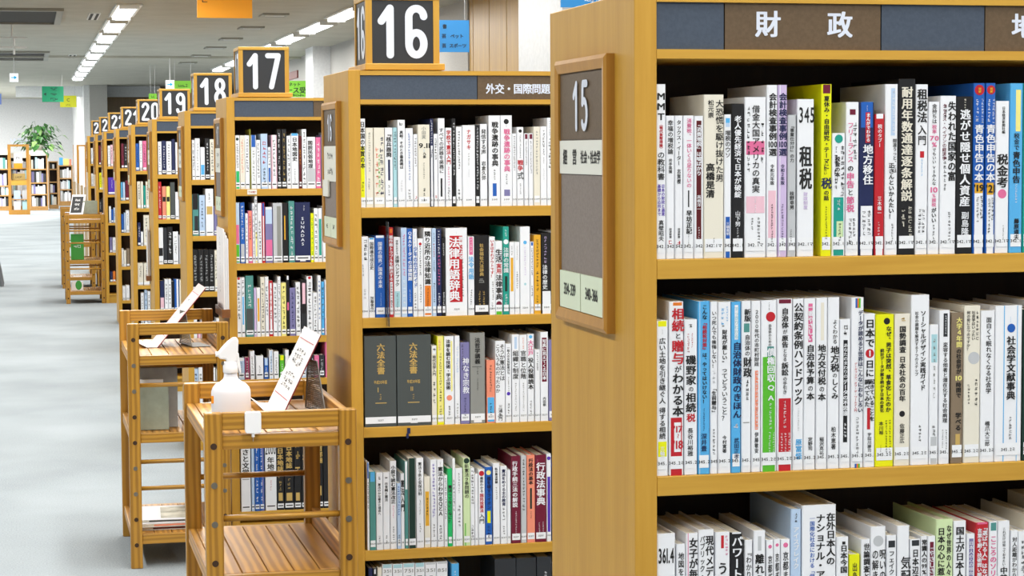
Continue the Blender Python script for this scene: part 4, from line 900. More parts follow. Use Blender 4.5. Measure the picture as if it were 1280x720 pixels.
shelf_books(17, 4, (641, 638, 302, 406), '''
302 314 536 w | ふるさと文学,k,546,596,.5,.7,1 | #gy,600,601,.1,.9
315 318.8 541 lb
319.2 325.2 538 b | ~8,w,550,630,.5,.4
325.5 331 540 b | #li,540,640,.6,1 | ~8,w,550,630,.4,.4
332.3 346.4 532 w | 日本,k,537,555,.5,.7,1 | {2000},k,556,572,.5,.8 | 年地図,k,573,598,.5,.7,1 | ~6,r,602,615,.5,.6
347 355.7 540 k | ~3,gt,546,560,.5,.8,1 | 日本地誌,gt,562,592,.5,.75,1 | Ⅰ,gt,593,600,.5,.5 | ~3,gt,602,615,.5,.7,1 | #gt,618,628,.15,.85
356.4 368 540 k | ~2,gt,545,556,.5,.8,1 | 日本地誌,gt,558,588,.5,.7,1 | Ⅱ,gt,590,597,.5,.5 | ~3,gt,600,614,.5,.7,1 | #gt,618,628,.15,.85
368.6 377 540 k | ~3,gt,546,600,.5,.7,1 | #gt,618,628,.15,.85
377.5 386.5 540 k | ~3,gt,546,600,.5,.7,1
387 396 540 k | ~3,gt,546,600,.5,.7,1
396.6 404.6 540 k | ~2,gt,543,558,.5,.8,1 | 首都圏,gt,560,582,.5,.75,1 | Ⅰ,gt,584,590,.5,.5 | #gt,610,622,.2,.8
405 412 540 k
''', '294', simple=True)
# ---- bookcases 18 and 19, strips seen between the end panels
shelf_books(18, 0, None, '''
240.6 244.1 175 w | ~9,k,178,214,.5,.7,1
244.5 250.5 173 w | ~9,gy,178,214,.5,.4
251 256.5 184 w | #b,206,219 | #sb,206,219
257 262.7 173 k | ~9,w,178,214,.5,.4
263 268.6 174 c | ~9,k,178,214,.5,.5
269 276 176 w
276.4 281 172 lb
''', '280', simple=True)
shelf_books(18, 1, None, '''
241 248.8 242.7 dt | #k,242,262 | #dk,270,292,.3,1
249.6 256.8 244 lb | ~8,n,250,284,.5,.4
257.6 267.4 236 w | ~5,k,241,253,.5,.35 | #gt,258,268,.1,.9
267.9 271.5 258 li
272 280 250 w
''', '281', simple=True)
shelf_books(18, 2, None, '''
241.3 248.1 312 k | ~9,g,318,352,.5,.6
248.4 255.6 312 k | ~9,g,318,352,.5,.6
256 261.7 312 k | ~9,g,318,352,.5,.6
262 268.4 312 k | ~9,g,318,352,.5,.6
268.9 272.5 313 c | ~7,k,318,350,.5,.6
273 281 313 w
''', '282', simple=True)
shelf_books(18, 3, None, '''
241 247 397 w
247.5 251.6 404 r | #lp,404,436
252 256.5 397 w | ~6,k,402,428,.5,.6
257 263.5 400 w | ~6,k,405,428,.5,.6
264 270.5 402 lb
271 280 398 w
''', '283', simple=True)
shelf_books(18, 4, None, '''
243 248.5 461 lb | ~6,n,466,495,.5,.6
249 254.5 459 w | ~6,k,466,495,.5,.6
255 262 463 k
262.5 270 460 w | ~6,k,466,495,.5,.6
''', '284', simple=True)
shelf_books(19, 0, None, '''
198 202.4 177 w | ~9,k,182,210,.5,.5
202.9 208 176 n | ~9,w,182,210,.5,.4
208.4 214.7 176.7 w | ~9,k,180,210,.5,.6,1
215 219.2 174 n
219.7 226 178 w
''', '270', simple=True)
shelf_books(19, 1, None, '''
198.2 202.4 227.4 r | ~6,w,232,262,.5,.4
203.2 208 233 sa | #k,246,252
208.4 213 233 py | #k,246,252
213.5 219 228 cg
219.5 224 240 w
''', '271', simple=True)
shelf_books(19, 2, None, '''
198.3 204.5 284.7 w | #k,310,320
205 209.4 284.7 dk
209.8 216.3 283.7 k | ~6,w,290,318,.5,.5
216.8 223.3 289.6 w | ~6,gy,295,318,.5,.5
''', '272', simple=True)
shelf_books(19, 3, None, '''
200.6 205.8 351 n | #lp,372,388
206.3 210.7 349 w | ~6,k,354,380,.5,.5
211 214.7 349 w | ~6,k,354,380,.5,.5
215 218 352 k
218.5 224 349 b | #w,349,388,.5,1
''', '273', simple=True)
# ---- farther bookcases: too many more books to build one by one
def far_books(case, row, data):
    Y = CASEY[case]; z = SH[case][row]
    for ln in data.split(';'):
        a, b, yt, ck = ln.split(); a, b, yt = float(a), float(b), float(yt)
        A = atY(a, yt, Y).x; B = atY(b, yt, Y).x; zt = atY(a, yt, Y).z
        ST_BY.setdefault(ck, MB()).box(A+.001, B-.001, Y+.004+random.uniform(0, .01), Y+.15, z, max(zt, z+.1))
        ST_BY.setdefault('w' if ck != 'w' else 'g', MB()).quad((A+.002, Y+.003, z+.008), (B-.002, Y+.003, z+.008), (B-.002, Y+.003, z+.024), (A+.002, Y+.003, z+.024))
        if B-A > .02:
            text_v(ST_BY.setdefault('k' if ck not in 'knu' else 'w', MB()), '~%d' % random.randint(5, 9), (A+B)/2, zt-.02, z+.06, (B-A)*.5, Y+.003)
far_books(20, 0, '169.4 173.6 179.5 b;174 177.8 176 w;178.2 183 176 p;183.5 187 178 m')
far_books(20, 1, '171.3 175.7 227 c;176 178.8 227 c;179.2 181.8 232 te;182 186 227 c')
far_books(20, 2, '172 175.8 278.5 n;176 179 290 w;179.3 186.5 269 c')
far_books(20, 3, '172 179 329 c;179.5 187 329 c')
far_books(20, 4, '176 180 366 w;180.4 184 362 lb;184.4 188 364 w')
far_books(21, 0, '151.3 154.6 179.5 m;155 159 180 k;159.3 162 180 w')
far_books(21, 1, '150.8 153.4 228 sb;153.6 156.3 228 lb;156.8 161 226 m')
far_books(21, 2, '151.5 154.6 268 b;154.9 157 266 lb;157.2 161.5 263 w')
far_books(21, 3, '152 154.5 311 w;154.8 157.6 313 c;158 162 311 br')
far_books(21, 4, '153 157 358 w;157.4 162 357 w')
far_books(22, 0, '134.5 137.8 182 w;138.2 141 181 lp;141.2 143.5 180 li')
far_books(22, 1, '135 144.5 222 u')
far_books(22, 2, '136.2 138.8 258 w;139 141.6 262 b;141.9 144.6 260 lb')
far_books(22, 3, '137 140.4 297 li;140.7 144.6 297 w')
far_books(22, 4, '137.6 141 344 n;141.3 144.6 350 o')
far_books(23, 0, '123.4 126 182 m;126.3 128.5 184 w')
far_books(23, 1, '124 126.8 216 y;127 129.5 215 py')
far_books(23, 2, '124 127 250 k;127.2 129.8 248 dk')
far_books(24, 0, '113.6 116 185 w;116.2 118.5 184 g')
far_books(24, 1, '114 116.5 217 w;116.8 119 218 c')
# ---------------------------------------------------------------- book carts
def cart(x0, y0, decks, dowels, holes, label, w_=.344, d=.65, H=.845, deck_lip=True, dz=0):
    t = empty('book_cart', (x0+w_/2, y0+d/2, 0)); pw, pd = .040, .03; x1 = x0+w_; y1 = y0+d
    for xa in (x0, x1-pw):
        for ya in (y0, y1-pd):
            p = MB().box(xa, xa+pw, ya, ya+pd, 0, H).build('post', P_V, t, bevel=.003)
            for z in holes:
                front = ya == y0
                yy = ya if front else ya+pd
                MB().tube((xa+pw/2, yy+(-.0012 if front else .0012), z), (xa+pw/2, yy, z), .0075, 12).build('screw', M_SCREW if int(z*1000) % 2 else M_HOLE, p)
    for ya in (y0+.004, y1-pd+.004):
        MB().box(x0+pw, x1-pw, ya, ya+.022, H-.040, H-.0005).build('rail', P_X, t, bevel=.002)
        for z in dowels: MB().tube((x0+pw-.002, ya+.011, z), (x1-pw+.002, ya+.011, z), .0075, 12).build('dowel', P_X, t, smooth=True)
    for z in decks:
        for ya in (y0+.008, y1-pd+.0): MB().box(x0+pw, x1-pw, ya, ya+.022, z-.034, z-.001).build('deck_rail', P_X, t, bevel=.002)
        for xa, zz in ((x0+.006, .0), (x1-.024, .04)): MB().box(xa, xa+.018, y0+pd, y1-pd, z-.034, z+zz).build('side_rail', P_Y, t, bevel=.002)
        xa, xb = x0+.0245, x1-.0245; n = 5; k = (xb-xa)/n
        for i in range(n):
            MB().box(xa+i*k+.0012, xa+(i+1)*k-.0012, y0+pd+.001, y1-pd-.001, z-.018, z-random.choice((0, .0007))).build('plank', P_Y, t, bevel=.0015)
    tag(t, label, 'cart', 'wooden book carts'); return t
HB = [.77-.0885*k for k in range(8)]
cart(-.381, 2.2, (.795, .475, .117), (.604, .29), HB, 'nearest open-slatted wooden book cart, holding a spray bottle and leaning notice')
cart(-.434, 4.72, (.735, .467, .117), (.632, .368, .276), [.79-.0885*k for k in range(9)], 'second book cart from the camera, with grey binders and stacked magazines')
cart(-.413, 17.6, (.795, .41, .117), (.69, .575, .33), [.76-.0885*k for k in range(9)], 'third book cart, farther down the aisle, with a green box inside', w_=.37)
cart(-.41, 19.9, (.74, .467, .117), (.632, .30), [.76-.0885*k for k in range(9)], 'farthest book cart, standing behind the cart with the green box')

# spray bottle on the nearest cart -----------------------------------------
bx, by, bz = atY(289, 515, 2.33).x, 2.33, .7955
M_BOT = mat('milky_bottle', 'F4F4FA', .35, trans=.04)
t = empty('spray_bottle', (bx, by, bz))
MB().lathe(bx, by, [(.040, bz), (.0455, bz+.004), (.0455, bz+.078), (.045, bz+.085), (.042, bz+.093), (.035, bz+.101), (.024, bz+.107), (.0175, bz+.113), (.0158, bz+.119), (.0155, bz+.128)], 32, 1, .72).build('body', M_BOT, t, smooth=True)
MB().lathe(bx, by, [(.0165, bz+.1265), (.0175, bz+.129), (.0175, bz+.142), (.015, bz+.146), (.0145, bz+.152)], 24).build('collar', M_WHITE, t, smooth=True)
prof = [(-.031, .168), (-.026, .159), (-.012, .158), (-.009, .151), (.013, .151), (.016, .175), (.0175, .20), (.0145, .208), (.006, .2085), (-.006, .200), (-.018, .188), (-.028, .176)]
MB().prism([(bx+a+.001, bz+b) for a, b in prof], by-.0105, by+.0105, lambda a, b, c: (a, c, b)).build('trigger_head', M_WHITE, t, bevel=.004)
MB().prism([(bx+a, bz+b) for a, b in [(.013, .151), (.021, .125), (.024, .127), (.0185, .172), (.015, .172)]], by-.007, by+.007, lambda a, b, c: (a, c, b)).build('trigger', M_WHITE, t, bevel=.001)
MB().tube((bx-.034, by, bz+.170), (bx-.028, by, bz+.170), .006, 12).build('nozzle', M_WHITE, t)
MB().box(bx-.0462, bx-.038, by-.014, by-.008, bz+.058, bz+.075).build('sticker', mat('orange_sticker', 'F29A22', .5), t)
tag(t, 'white plastic spray bottle with a trigger head, on the nearest book cart', 'bottle')
# white hook plate on the front rail
A = atY(306, 515, 2.194); B = atY(326.5, 541, 2.194); xm = (A.x+B.x)/2
t = empty('hook_plate', (xm, 2.19, B.z))
rr = .006; pts = []
for cx, cz, a0 in ((A.x+rr, B.z+rr, 180), (B.x-rr, B.z+rr, 270), (B.x-rr, A.z-rr, 0), (A.x+rr, A.z-rr, 90)):
    pts += [(cx+rr*math.cos(math.radians(a0+q*18)), cz+rr*math.sin(math.radians(a0+q*18))) for q in range(6)]
MB().prism(pts, 2.1895, 2.2035, lambda a, b, c: (a, c, b)).build('plate', M_WHITE, t, bevel=.001)
MB().tube((xm, 2.196, B.z+.002), (xm, 2.196, B.z-.009), .0035, 12).build('stem', M_WHITE, t)
MB().tube((xm, 2.196, B.z-.0085), (xm, 2.196, B.z-.019), .0008, 6).build('wire_hook', M_STEEL, t)
tag(t, 'small white adhesive hook plate on the front rail of the nearest cart', 'hook')

# leaning notices -----------------------------------------------------------
M_PAPER = mat('notice_paper', 'F3F1F2', .6); M_REDL = mat('red_line', 'C23A44', .6); M_PINKP = mat('pink_border', 'E6C6C4', .6); M_MAR = mat('maroon_back', '7E1E2C', .6)
def notice(Bn, Bf, Tn, Tf, lip, label, pink=False, groups=2):
    o = (Bn+Bf)/2; t = empty('leaning_notice', tuple(o))
    ex = (Bn-Bf); ez = ((Tn-Bn)+(Tf-Bf))/2; n = ex.cross(ez).normalized()
    if n.x > 0: n = -n
    def fn(u, v, k=0): return tuple(Bf+ex*u+(ez)*v+n*k)
    q = MB()
    N_ = 8
    for s, k in ((0, .001), (1, -.001)):
        pass
    def slab(u0, u1, v0, v1, k0, k1, m, name, curve=0):
        q = MB(); cols = 6
        for i in range(cols+1):
            v = v0+(v1-v0)*i/cols; bow = curve*math.sin(math.pi*v)
            q.v += [fn(u0, v, k0+bow), fn(u1, v, k0+bow), fn(u1, v, k1+bow), fn(u0, v, k1+bow)]
        for i in range(cols):
            a = 4*i; b = a+4
            q.f += [(a, a+1, b+1, b), (a+1, a+2, b+2, b+1), (a+2, a+3, b+3, b+2), (a+3, a, b, b+3)]
        q.f += [(0, 3, 2, 1), (4*cols, 4*cols+1, 4*cols+2, 4*cols+3)]
        return q.build(name, m, t)
    slab(0, 1, 0.0, 1, -.004, -.0015, M_MAR, 'backing')
    slab(0, 1, 0.0, 1, -.0012, 0, M_PINKP if pink else M_PAPER, 'sheet')
    if pink: slab(.14, .86, .12, .86, 0.0002, .0006, M_PAPER, 'inner_sheet')
    for v in (.17, .86): slab(.08, .92, v, v+.008, .0004, .0009, M_REDL, 'printed_line')
    q = MB(); H = ez.length; W = ex.length
    for g in range(groups):
        for c_ in range(4 if not pink else 2):
            vv = .78-g*.30
            for r_ in range(3 if not pink else 1):
                V, T = pseudo(); n0 = len(q.v)
                u = .26+c_*.15; v = vv-.04-r_*.07-random.uniform(0, .015)
                q.v += [fn(u+x*.15, v+y*.065, .0011) for x, y in V]; q.f += [tuple(n0+i for i in tt) for tt in T]
    q.build('lettering', M_INK, t)
    q = MB(); th = Vector((0, 0, .001))
    a, b = Bf, Bn; c, d = Bn+lip, Bf+lip
    m1 = Bn+lip*.5+Vector((0, 0, -lip.z*.45)); m2 = Bf+lip*.5+Vector((0, 0, -lip.z*.45))
    q.v = [tuple(p) for p in (a, b, m1, m2, c, d, a+th, b+th, m1+th, m2+th, c+th, d+th)]
    q.f = [(0, 3, 2, 1), (3, 5, 4, 2), (6, 7, 8, 9), (9, 8, 10, 11), (0, 1, 7, 6), (4, 5, 11, 10), (1, 2, 8, 7), (2, 4, 10, 8), (3, 0, 6, 9), (5, 3, 9, 11)]
    q.build('front_lip', M_PAPER, t)
    tag(t, label, 'notice'); return t
Bn = Vector((-.172, 2.50, .7965)); Bf = Vector((-.176, 2.76, .7965))
Tn = atY(400, 419, 2.50); Tf = atY(380.5, 407, 2.76)
notice(Bn, Bf, Tn, Tf, Vector((-.045, 0, .016)), 'white leaning notice with black text on the nearest book cart')
Bn = Vector((-.318, 5.0, .7365)); Bf = Vector((-.322, 5.26, .7365))
Tn = atY(258.3, 361, 5.0); Tf = atY(246.7, 352.5, 5.26)
notice(Bn, Bf, Tn, Tf, Vector((-.07, 0, .02)), 'pink-bordered leaning notice on the second book cart', True)
M_GREYM = mat('grey_steel_mesh', '8B8A86', .5, metal=.3)
def mesh_bookend(P0, wv, h, lean, label):
    t = empty('mesh_bookend', tuple(P0)); e = wv.normalized(); nrm = Vector((-e.y, e.x, 0))
    if nrm.y < 0: nrm = -nrm
    f = MB(); c = [P0, P0+wv, P0+wv+nrm*.07, P0+nrm*.07]; f.v = [tuple(p) for p in c]+[tuple(p+Vector((0, 0, .0012))) for p in c]
    f.f = [(0, 3, 2, 1), (4, 5, 6, 7), (0, 1, 5, 4), (1, 2, 6, 5), (2, 3, 7, 6), (3, 0, 4, 7)]; f.build('base_plate', M_GREYM, t)
    def P(u, v): return tuple(P0+wv*(.5+(u-.5)*(1-.55*v))+lean*v+Vector((0, 0, h*v+.002)))
    f = MB(); pts = [P(0, 0), P(1, 0), P(1, 1), P(0, 1)]
    for a, b in zip(pts, pts[1:]+pts[:1]): f.tube(a, b, .0018, 8)
    f.build('frame', M_GREYM, t)
    f = MB(); n = 14
    for i in range(1, n): f.tube(P(i/n, 0), P(i/n, 1), .0010, 4)
    for i in range(1, 26): f.tube(P(0, i/26), P(1, i/26), .0010, 4)
    f.build('wire_mesh', M_GREYM, t); tag(t, label, 'bookend')
mesh_bookend(Vector((-.066, 2.50, .7965)), Vector((-.03, .14, 0)), .122, Vector((-.006, .0, 0)), 'grey wire mesh bookend behind the notice on the nearest cart')
mesh_bookend(Vector((-.196, 4.98, .7365)), Vector((-.03, .16, 0)), .122, Vector((-.01, .0, 0)), 'grey wire mesh bookend behind the pink-bordered notice')
# small acrylic leaflet on the nearest cart, beside the notice
t = empty('leaflet', (-.20, 2.40, .7965)); MB().prism([(0, 0), (.03, .0), (.03, .0015), (0, .0015)], 2.36, 2.43, lambda a, b, c: (-.225+a, c, .7965+b+a*.25)).build('sheet', M_PAPER, t)
q = MB(); text_h(q, '~~~~', 0, 0, .012, lambda u, v: (-.21-v, 2.395+u*.9, .8025-v*.25)); q.build('lettering', M_INK, t)
tag(t, 'tiny printed leaflet lying at the foot of the notice, nearest cart', 'leaflet')

# things inside the second cart ----------------------------------------------
M_GB = speckle('grey_green_board', '9AA08F', '929886', 40, .7, .0); M_GB2 = speckle('grey_board', 'A5A4A0', '9B9A96', 40, .7, 0)
def slab_book(px0, px1, py0, Y, th, z, m, label, parts=()):
    a = atY(px0, py0, Y); b = atY(px1, py0, Y); o = ((a.x+b.x)/2, Y+th/2, z)
    t = empty('binder', o)
    MB().box(a.x, b.x, Y, Y+.003, z, a.z).build('front_board', m, t, bevel=.001)
    MB().box(a.x, b.x, Y+th-.003, Y+th, z, a.z).build('back_board', m, t, bevel=.001)
    MB().box(a.x, a.x+.004, Y+.003, Y+th-.003, z, a.z).build('spine', m, t)
    MB().box(a.x+.004, b.x-.006, Y+.0035, Y+th-.0035, z+.003, a.z-.004).build('pages', M_PAGE, t)
    tag(t, label, 'binder', 'binders in the second cart'); return t
slab_book(171, 210.5, 482, 4.80, .035, .4685, M_GB, 'plain grey-green binder at the front of the second cart middle deck')
slab_book(171, 221.5, 460.5, 4.86, .04, .4685, M_GB2, 'taller grey binder behind the grey-green one in the second cart')
a = atY(174, 475, 4.84); b = atY(204, 481, 4.84)
t = MB().box(a.x, b.x, 4.838, 4.8545, .4685, a.z).build('envelope', M_PAPER, origin=(a.x, 4.84, .4685)); tag(t, 'white envelope sticking up between the two grey binders', 'envelope')
x = -.4285+.02
for i, (wd, ck, top, lb) in enumerate(((.012, 'w', .69, 'white folder standing at the left edge of the second cart middle deck'), (.007, 'r', .68, 'thin red folder beside the white one in the second cart'), )):
    b = MB().box(x, x+wd-.001, 4.99, 5.2, .468, top).build('folder', cmat(ck), origin=(x, 5.1, .468)); tag(b, lb, 'folder'); x += wd
def magazine(x0, x1, y0, y1, z, th, ang, ck, band, label):
    t = empty('magazine', ((x0+x1)/2, (y0+y1)/2, z), ang)
    w2, d2 = (x1-x0)/2, (y1-y0)/2; ox, oy = t.location.x, t.location.y
    MB().box(ox-w2, ox+w2, oy-d2, oy+d2, z+th-.0008, z+th).build('cover', cmat(ck), t)
    MB().box(ox-w2+.001, ox+w2-.001, oy-d2+.001, oy+d2-.001, z+.0008, z+th-.0008).build('pages', M_PAGE, t)
    MB().box(ox-w2, ox+w2, oy-d2, oy+d2, z, z+.0008).build('back_cover', cmat(ck), t)
    MB().quad((ox-w2*.1, oy-d2*.8, z+th+.0003), (ox+w2*.8, oy-d2*.8, z+th+.0003), (ox+w2*.8, oy+d2*.8, z+th+.0003), (ox-w2*.1, oy+d2*.8, z+th+.0003)).build('cover_picture', MATS['magazine_picture'], t)
    MB().quad((ox-w2*.5, oy-d2-.0004, z+th*.3), (ox+w2*.9, oy-d2-.0004, z+th*.3), (ox+w2*.9, oy-d2-.0004, z+th*.75), (ox-w2*.5, oy-d2-.0004, z+th*.75)).build('spine_print', cmat(band, 'print'), t)
    tag(t, label, 'magazine', 'magazines on the second cart bottom deck')
speckle('magazine_picture', 'D8D4C0', '7C7A55', 14, .4, 0)
magazine(-.405, -.20, 4.80, 5.08, .1175, .012, 0, 'w', 'dr', 'lowest magazine of the stack on the second cart bottom deck')
magazine(-.407, -.198, 4.79, 5.07, .130, .012, .03, 'w', 'sa', 'middle magazine of the stack, with a reddish spine')
magazine(-.41, -.205, 4.81, 5.10, .1425, .009, -.05, 'w', 'k', 'top magazine of the stack, showing an olive cover picture')

# things on the third cart ---------------------------------------------------
def px_box(name, px0, px1, py0, py1, Y, dep, m, label, cat, zb=None, lean=0):
    a = atY(px0, py0, Y); b = atY(px1, py1, Y); z0 = b.z if zb is None else zb
    o = MB().box(a.x, b.x, Y, Y+dep, z0, a.z).build(name, m, origin=((a.x+b.x)/2, Y+dep/2, z0), bevel=.002); tag(o, label, cat); return o
zc = .117
b = px_box('box', 88.5, 105, 293, 322, 17.75, .14, mat('green_card', '3E9E3E', .5), 'bright green box on the upper deck of the third cart', 'box', .4105)
a_ = atY(90, 303, 17.745); b_ = atY(103, 313, 17.745)
q = MB(); text_h(q, '~~~', (a_.x+b_.x)/2, (a_.z+b_.z)/2, .035, lambda u, v: (u, 17.7485, v)); q.build('lettering', mat('white_print', 'EDEDED', .5), b)
b = px_box('picture_book', 89, 104.5, 352, 371, 17.7, .02, M_PAPER, 'white and green picture book on the bottom deck of the third cart', 'book', .1175)
a_ = atY(95, 358, 17.695); b_ = atY(102, 371, 17.695)
q = MB(); q.v = [((a_.x+b_.x)/2+.03*math.cos(i*math.pi/8), 17.6985, .17+.045*math.sin(i*math.pi/8)) for i in range(16)]; q.f = [tuple(range(16))]; q.build('cover_print', mat('green_card', '3E9E3E'), b)
M_BLKP = mat('black_print', '16171A', .5)
t = empty('leaning_sign', (atY(96, 262, 17.85).x, 17.85, .8455))
a_ = atY(86, 262, 17.8); b_ = atY(103, 262, 17.8); zt = atY(95, 243, 17.9).z
zb_ = .846; sh = .035
q = MB(); q.v = [(a_.x, 17.62, zb_), (b_.x, 17.62, zb_), (b_.x+sh, 17.75, zt), (a_.x+sh, 17.75, zt), (a_.x, 17.624, zb_), (b_.x, 17.624, zb_), (b_.x+sh, 17.754, zt), (a_.x+sh, 17.754, zt)]
q.f = [(0, 1, 2, 3), (7, 6, 5, 4), (0, 4, 5, 1), (1, 5, 6, 2), (2, 6, 7, 3), (3, 7, 4, 0)]; q.build('sheet', M_PAPER, t)
def lp(u, v, k=.0012): return (a_.x+(b_.x-a_.x)*u+sh*v, 17.62+.13*v-k, zb_+(zt-zb_)*v)
q = MB().quad(lp(.06, .08), lp(.86, .08), lp(.86, .9), lp(.06, .9)); q.build('black_panel', M_BLKP, t)
q = MB()
for v in (.72, .5, .28): text_h(q, '~~~~~', .46, v, .14, lambda u, vv: lp(u, vv, .002), 1.0, .85)
q.build('lettering', M_PAPER, t); tag(t, 'black notice with white text leaning on top of the third cart', 'notice')
px_box('bookend', 103.5, 122, 251, 269, 17.7, .02, M_GB, 'plain grey-beige bookend on top of the third cart', 'bookend', .8455)
px_box('paper_stack', 92, 103, 347, 352, 20.0, .2, M_PAPER, 'low white stack of paper on the farthest cart bottom deck', 'paper', .1175)

# leaflet holders on end panels, shelf label, dividers, ribbon --------------------
def holder(c, x0p, x1p, y0p, y1p, label):
    X = CASEX[c]-.0288; a = atX_(x0p, y0p, X-.016); b = atX_(x1p, y1p, X-.016)
    y0, y1 = sorted((a.y, b.y)); z0, z1 = sorted((a.z, b.z)); y1 = min(y1, CASEY[c]+.40); t = empty('leaflet_holder', (X-.01, (y0+y1)/2, z0))
    MB().box(X-.03, X, y0, y1, z0-.03, z0+.0).build('tray', wood('brown_tray', '8B5A34', '744828', 'Y'), t)
    for k_ in range(4): MB().box(X-.022+.005*k_, X-.0185+.005*k_, y0+.004*k_, y1-.003*k_, z0, z1-.012*k_).build('leaflet', M_PAPER, t)
    q = MB(); text_v(q, '~12', 0, z1-.03, z0+.05, .03, 0); q.v = [(X-.0225, (y0+y1)/2+p[0], p[2]) for p in q.v]; q.build('lettering', mat('grey_print', '8A8A8A', .6), t)
    tag(t, label, 'leaflet holder')
def atX_(x, y, X): d = ray(x, y); return CAM_POS+d*((X-CAM_POS.x)/d.x)
holder(17, 272.5, 282.5, 283, 387, 'white leaflets in a brown tray on the end of bookcase seventeen')
holder(19, 182.5, 186, 282, 345, 'white leaflets in a brown tray on the end of bookcase nineteen')
a = atY(309, 237, CASEY[17]); b = atY(321, 243, CASEY[17])
o = MB().box(a.x, b.x, CASEY[17]-.002, CASEY[17]-.0002, b.z, a.z).build('shelf_label', M_CARD, origin=(a.x, CASEY[17]-.001, b.z)); q = MB(); text_h(q, '~~~~', (a.x+b.x)/2, (a.z+b.z)/2, .011, lambda u, v: (u, CASEY[17]-.0023, v)); q.build('lettering', M_REDL, o)
tag(o, 'small cream label with red print on the top shelf edge of bookcase 17', 'label')
M_ACR = mat('smoked_acrylic', '9AA0A8', .1, trans=.85)
a = atY(484.6, 277, CASEY[16]-.02); z = SH[16][1]
x = CASEX[16]+.0725
o = MB().box(a.x-.001, a.x+.001, CASEY[16]-.03, CASEY[16]+.002, z-.02, a.z).build('shelf_divider', M_ACR, origin=(a.x, CASEY[16], z)); tag(o, 'clear plastic divider jutting out of the second shelf of bookcase 16', 'divider')
a = atY(512, 536, CASEY[16]-.004); b = atY(509, 548, CASEY[16]-.004)
q = MB(); pts = [(a.x, a.z+.002), (a.x-.004, (a.z+b.z)/2), (b.x, b.z)]
for (xa, za), (xb, zb2) in zip(pts, pts[1:]): q.box(min(xa, xb)-.002, max(xa, xb)+.002, CASEY[16]-.0035, CASEY[16]-.0028, zb2, za)
o = q.build('bookmark_ribbon', cmat('n', 'print'), origin=(a.x, CASEY[16]-.003, a.z)); tag(o, 'dark blue bookmark ribbon hanging over the third shelf edge of bookcase 16', 'ribbon')

# ---------------------------------------------------------------- hanging signs
def hang(px0, px1, py0, py1, Y, hexc, lines, label, size=.06, ink=None, emit=0, X0=None, X1=None, Zt=None, bold=1):
    a = atY(px0, (py0+py1)/2, Y); b = atY(px1, (py0+py1)/2, Y); zt = atY((px0+px1)/2, py0, Y).z if Zt is None else Zt; zb = atY((px0+px1)/2, py1, Y).z
    xa = a.x if X0 is None else X0; xb = b.x if X1 is None else X1; zt = min(zt, CEIL-.08)
    t = empty('hanging_sign', ((xa+xb)/2, Y, zb))
    MB().box(xa, xb, Y, Y+.012, zb, zt).build('board', mat('sign_'+hexc, hexc, .5, emit=emit), t)
    for x in (xa+.03, xb-.03): MB().tube((x, Y+.006, zt), (x, Y+.006, CEIL), .0025, 6).build('wire', M_STEEL, t)
    for col, items in lines:
        q = MB()
        for s, u, v, sz in items: text_h(q, s, xa+(xb-xa)*u, zb+(zt-zb)*v, sz, lambda uu, vv: (uu, Y-.0015, vv), bold=bold)
        if q.v: q.build('lettering', mat('ink_'+col, col, .5), t)
    tag(t, label, 'sign', 'hanging direction signs'); return t
hang(496, 586.5, 25, 65, 12.0, '2E86C8', [('16242E', [('書', .66, .8, .032), ('芸', .65, .5, .032), ('ペット', .83, .5, .032), ('芸', .65, .2, .032), ('スポーツ', .84, .2, .031)])], 'blue hanging sign with black text, right of number block 16', X0=None)
hang(701, 790, -40, 9.5, 9.0, '2488CE', [('EAF2F8', [('~~~~~~~', .5, .2, .035)])], 'blue hanging sign cut off by the top edge, above bookcase 15')
hang(246, 315, -45, 22.5, 16.0, 'F6A51E', [('FFF6E4', [('こども', .5, .93, .1)]), ('40200A', [('└', .1, .62, .08)])], 'orange hanging sign at the top, above number block 17', size=.1)
hang(338, 389.5, 101, 121.5, 29.0, '86D03C', [('17301A', [('インターネット', .4, .78, .06), ('ブース受付', .62, .42, .1), ('~~~~~~~~', .62, .12, .05)])], 'lime green hanging sign right of number block 17')
hang(216, 241, 101, 116, 31.0, '86D03C', [('17301A', [('~~~~', .5, .6, .06)])], 'lime green hanging sign between number blocks 18 and 19')
hang(186, 196, 117, 124, 33.0, '86D03C', [('17301A', [('~~', .5, .5, .05)])], 'small lime green sign above number block 20')
hang(52.5, 79.5, 108, 127.5, 38.0, '0E9E6E', [('14302A', [('◀', .14, .5, .06), ('~~~', .55, .82, .07), ('~~~', .55, .5, .07), ('~~~', .55, .18, .07)])], 'dark green hanging sign with an arrow at far left')
hang(75, 95.5, 119.5, 134, 41.0, 'EFEF12', [('6A6A20', [('C', .5, .62, .08), ('~~~~', .5, .2, .035)])], 'yellow hanging sign just right of the dark green sign')
hang(-8, 1.8, 117, 130.5, 34.0, '7C94D8', [('2A3458', [('~~', .5, .5, .05)])], 'pale blue hanging sign at the left edge of the photo')
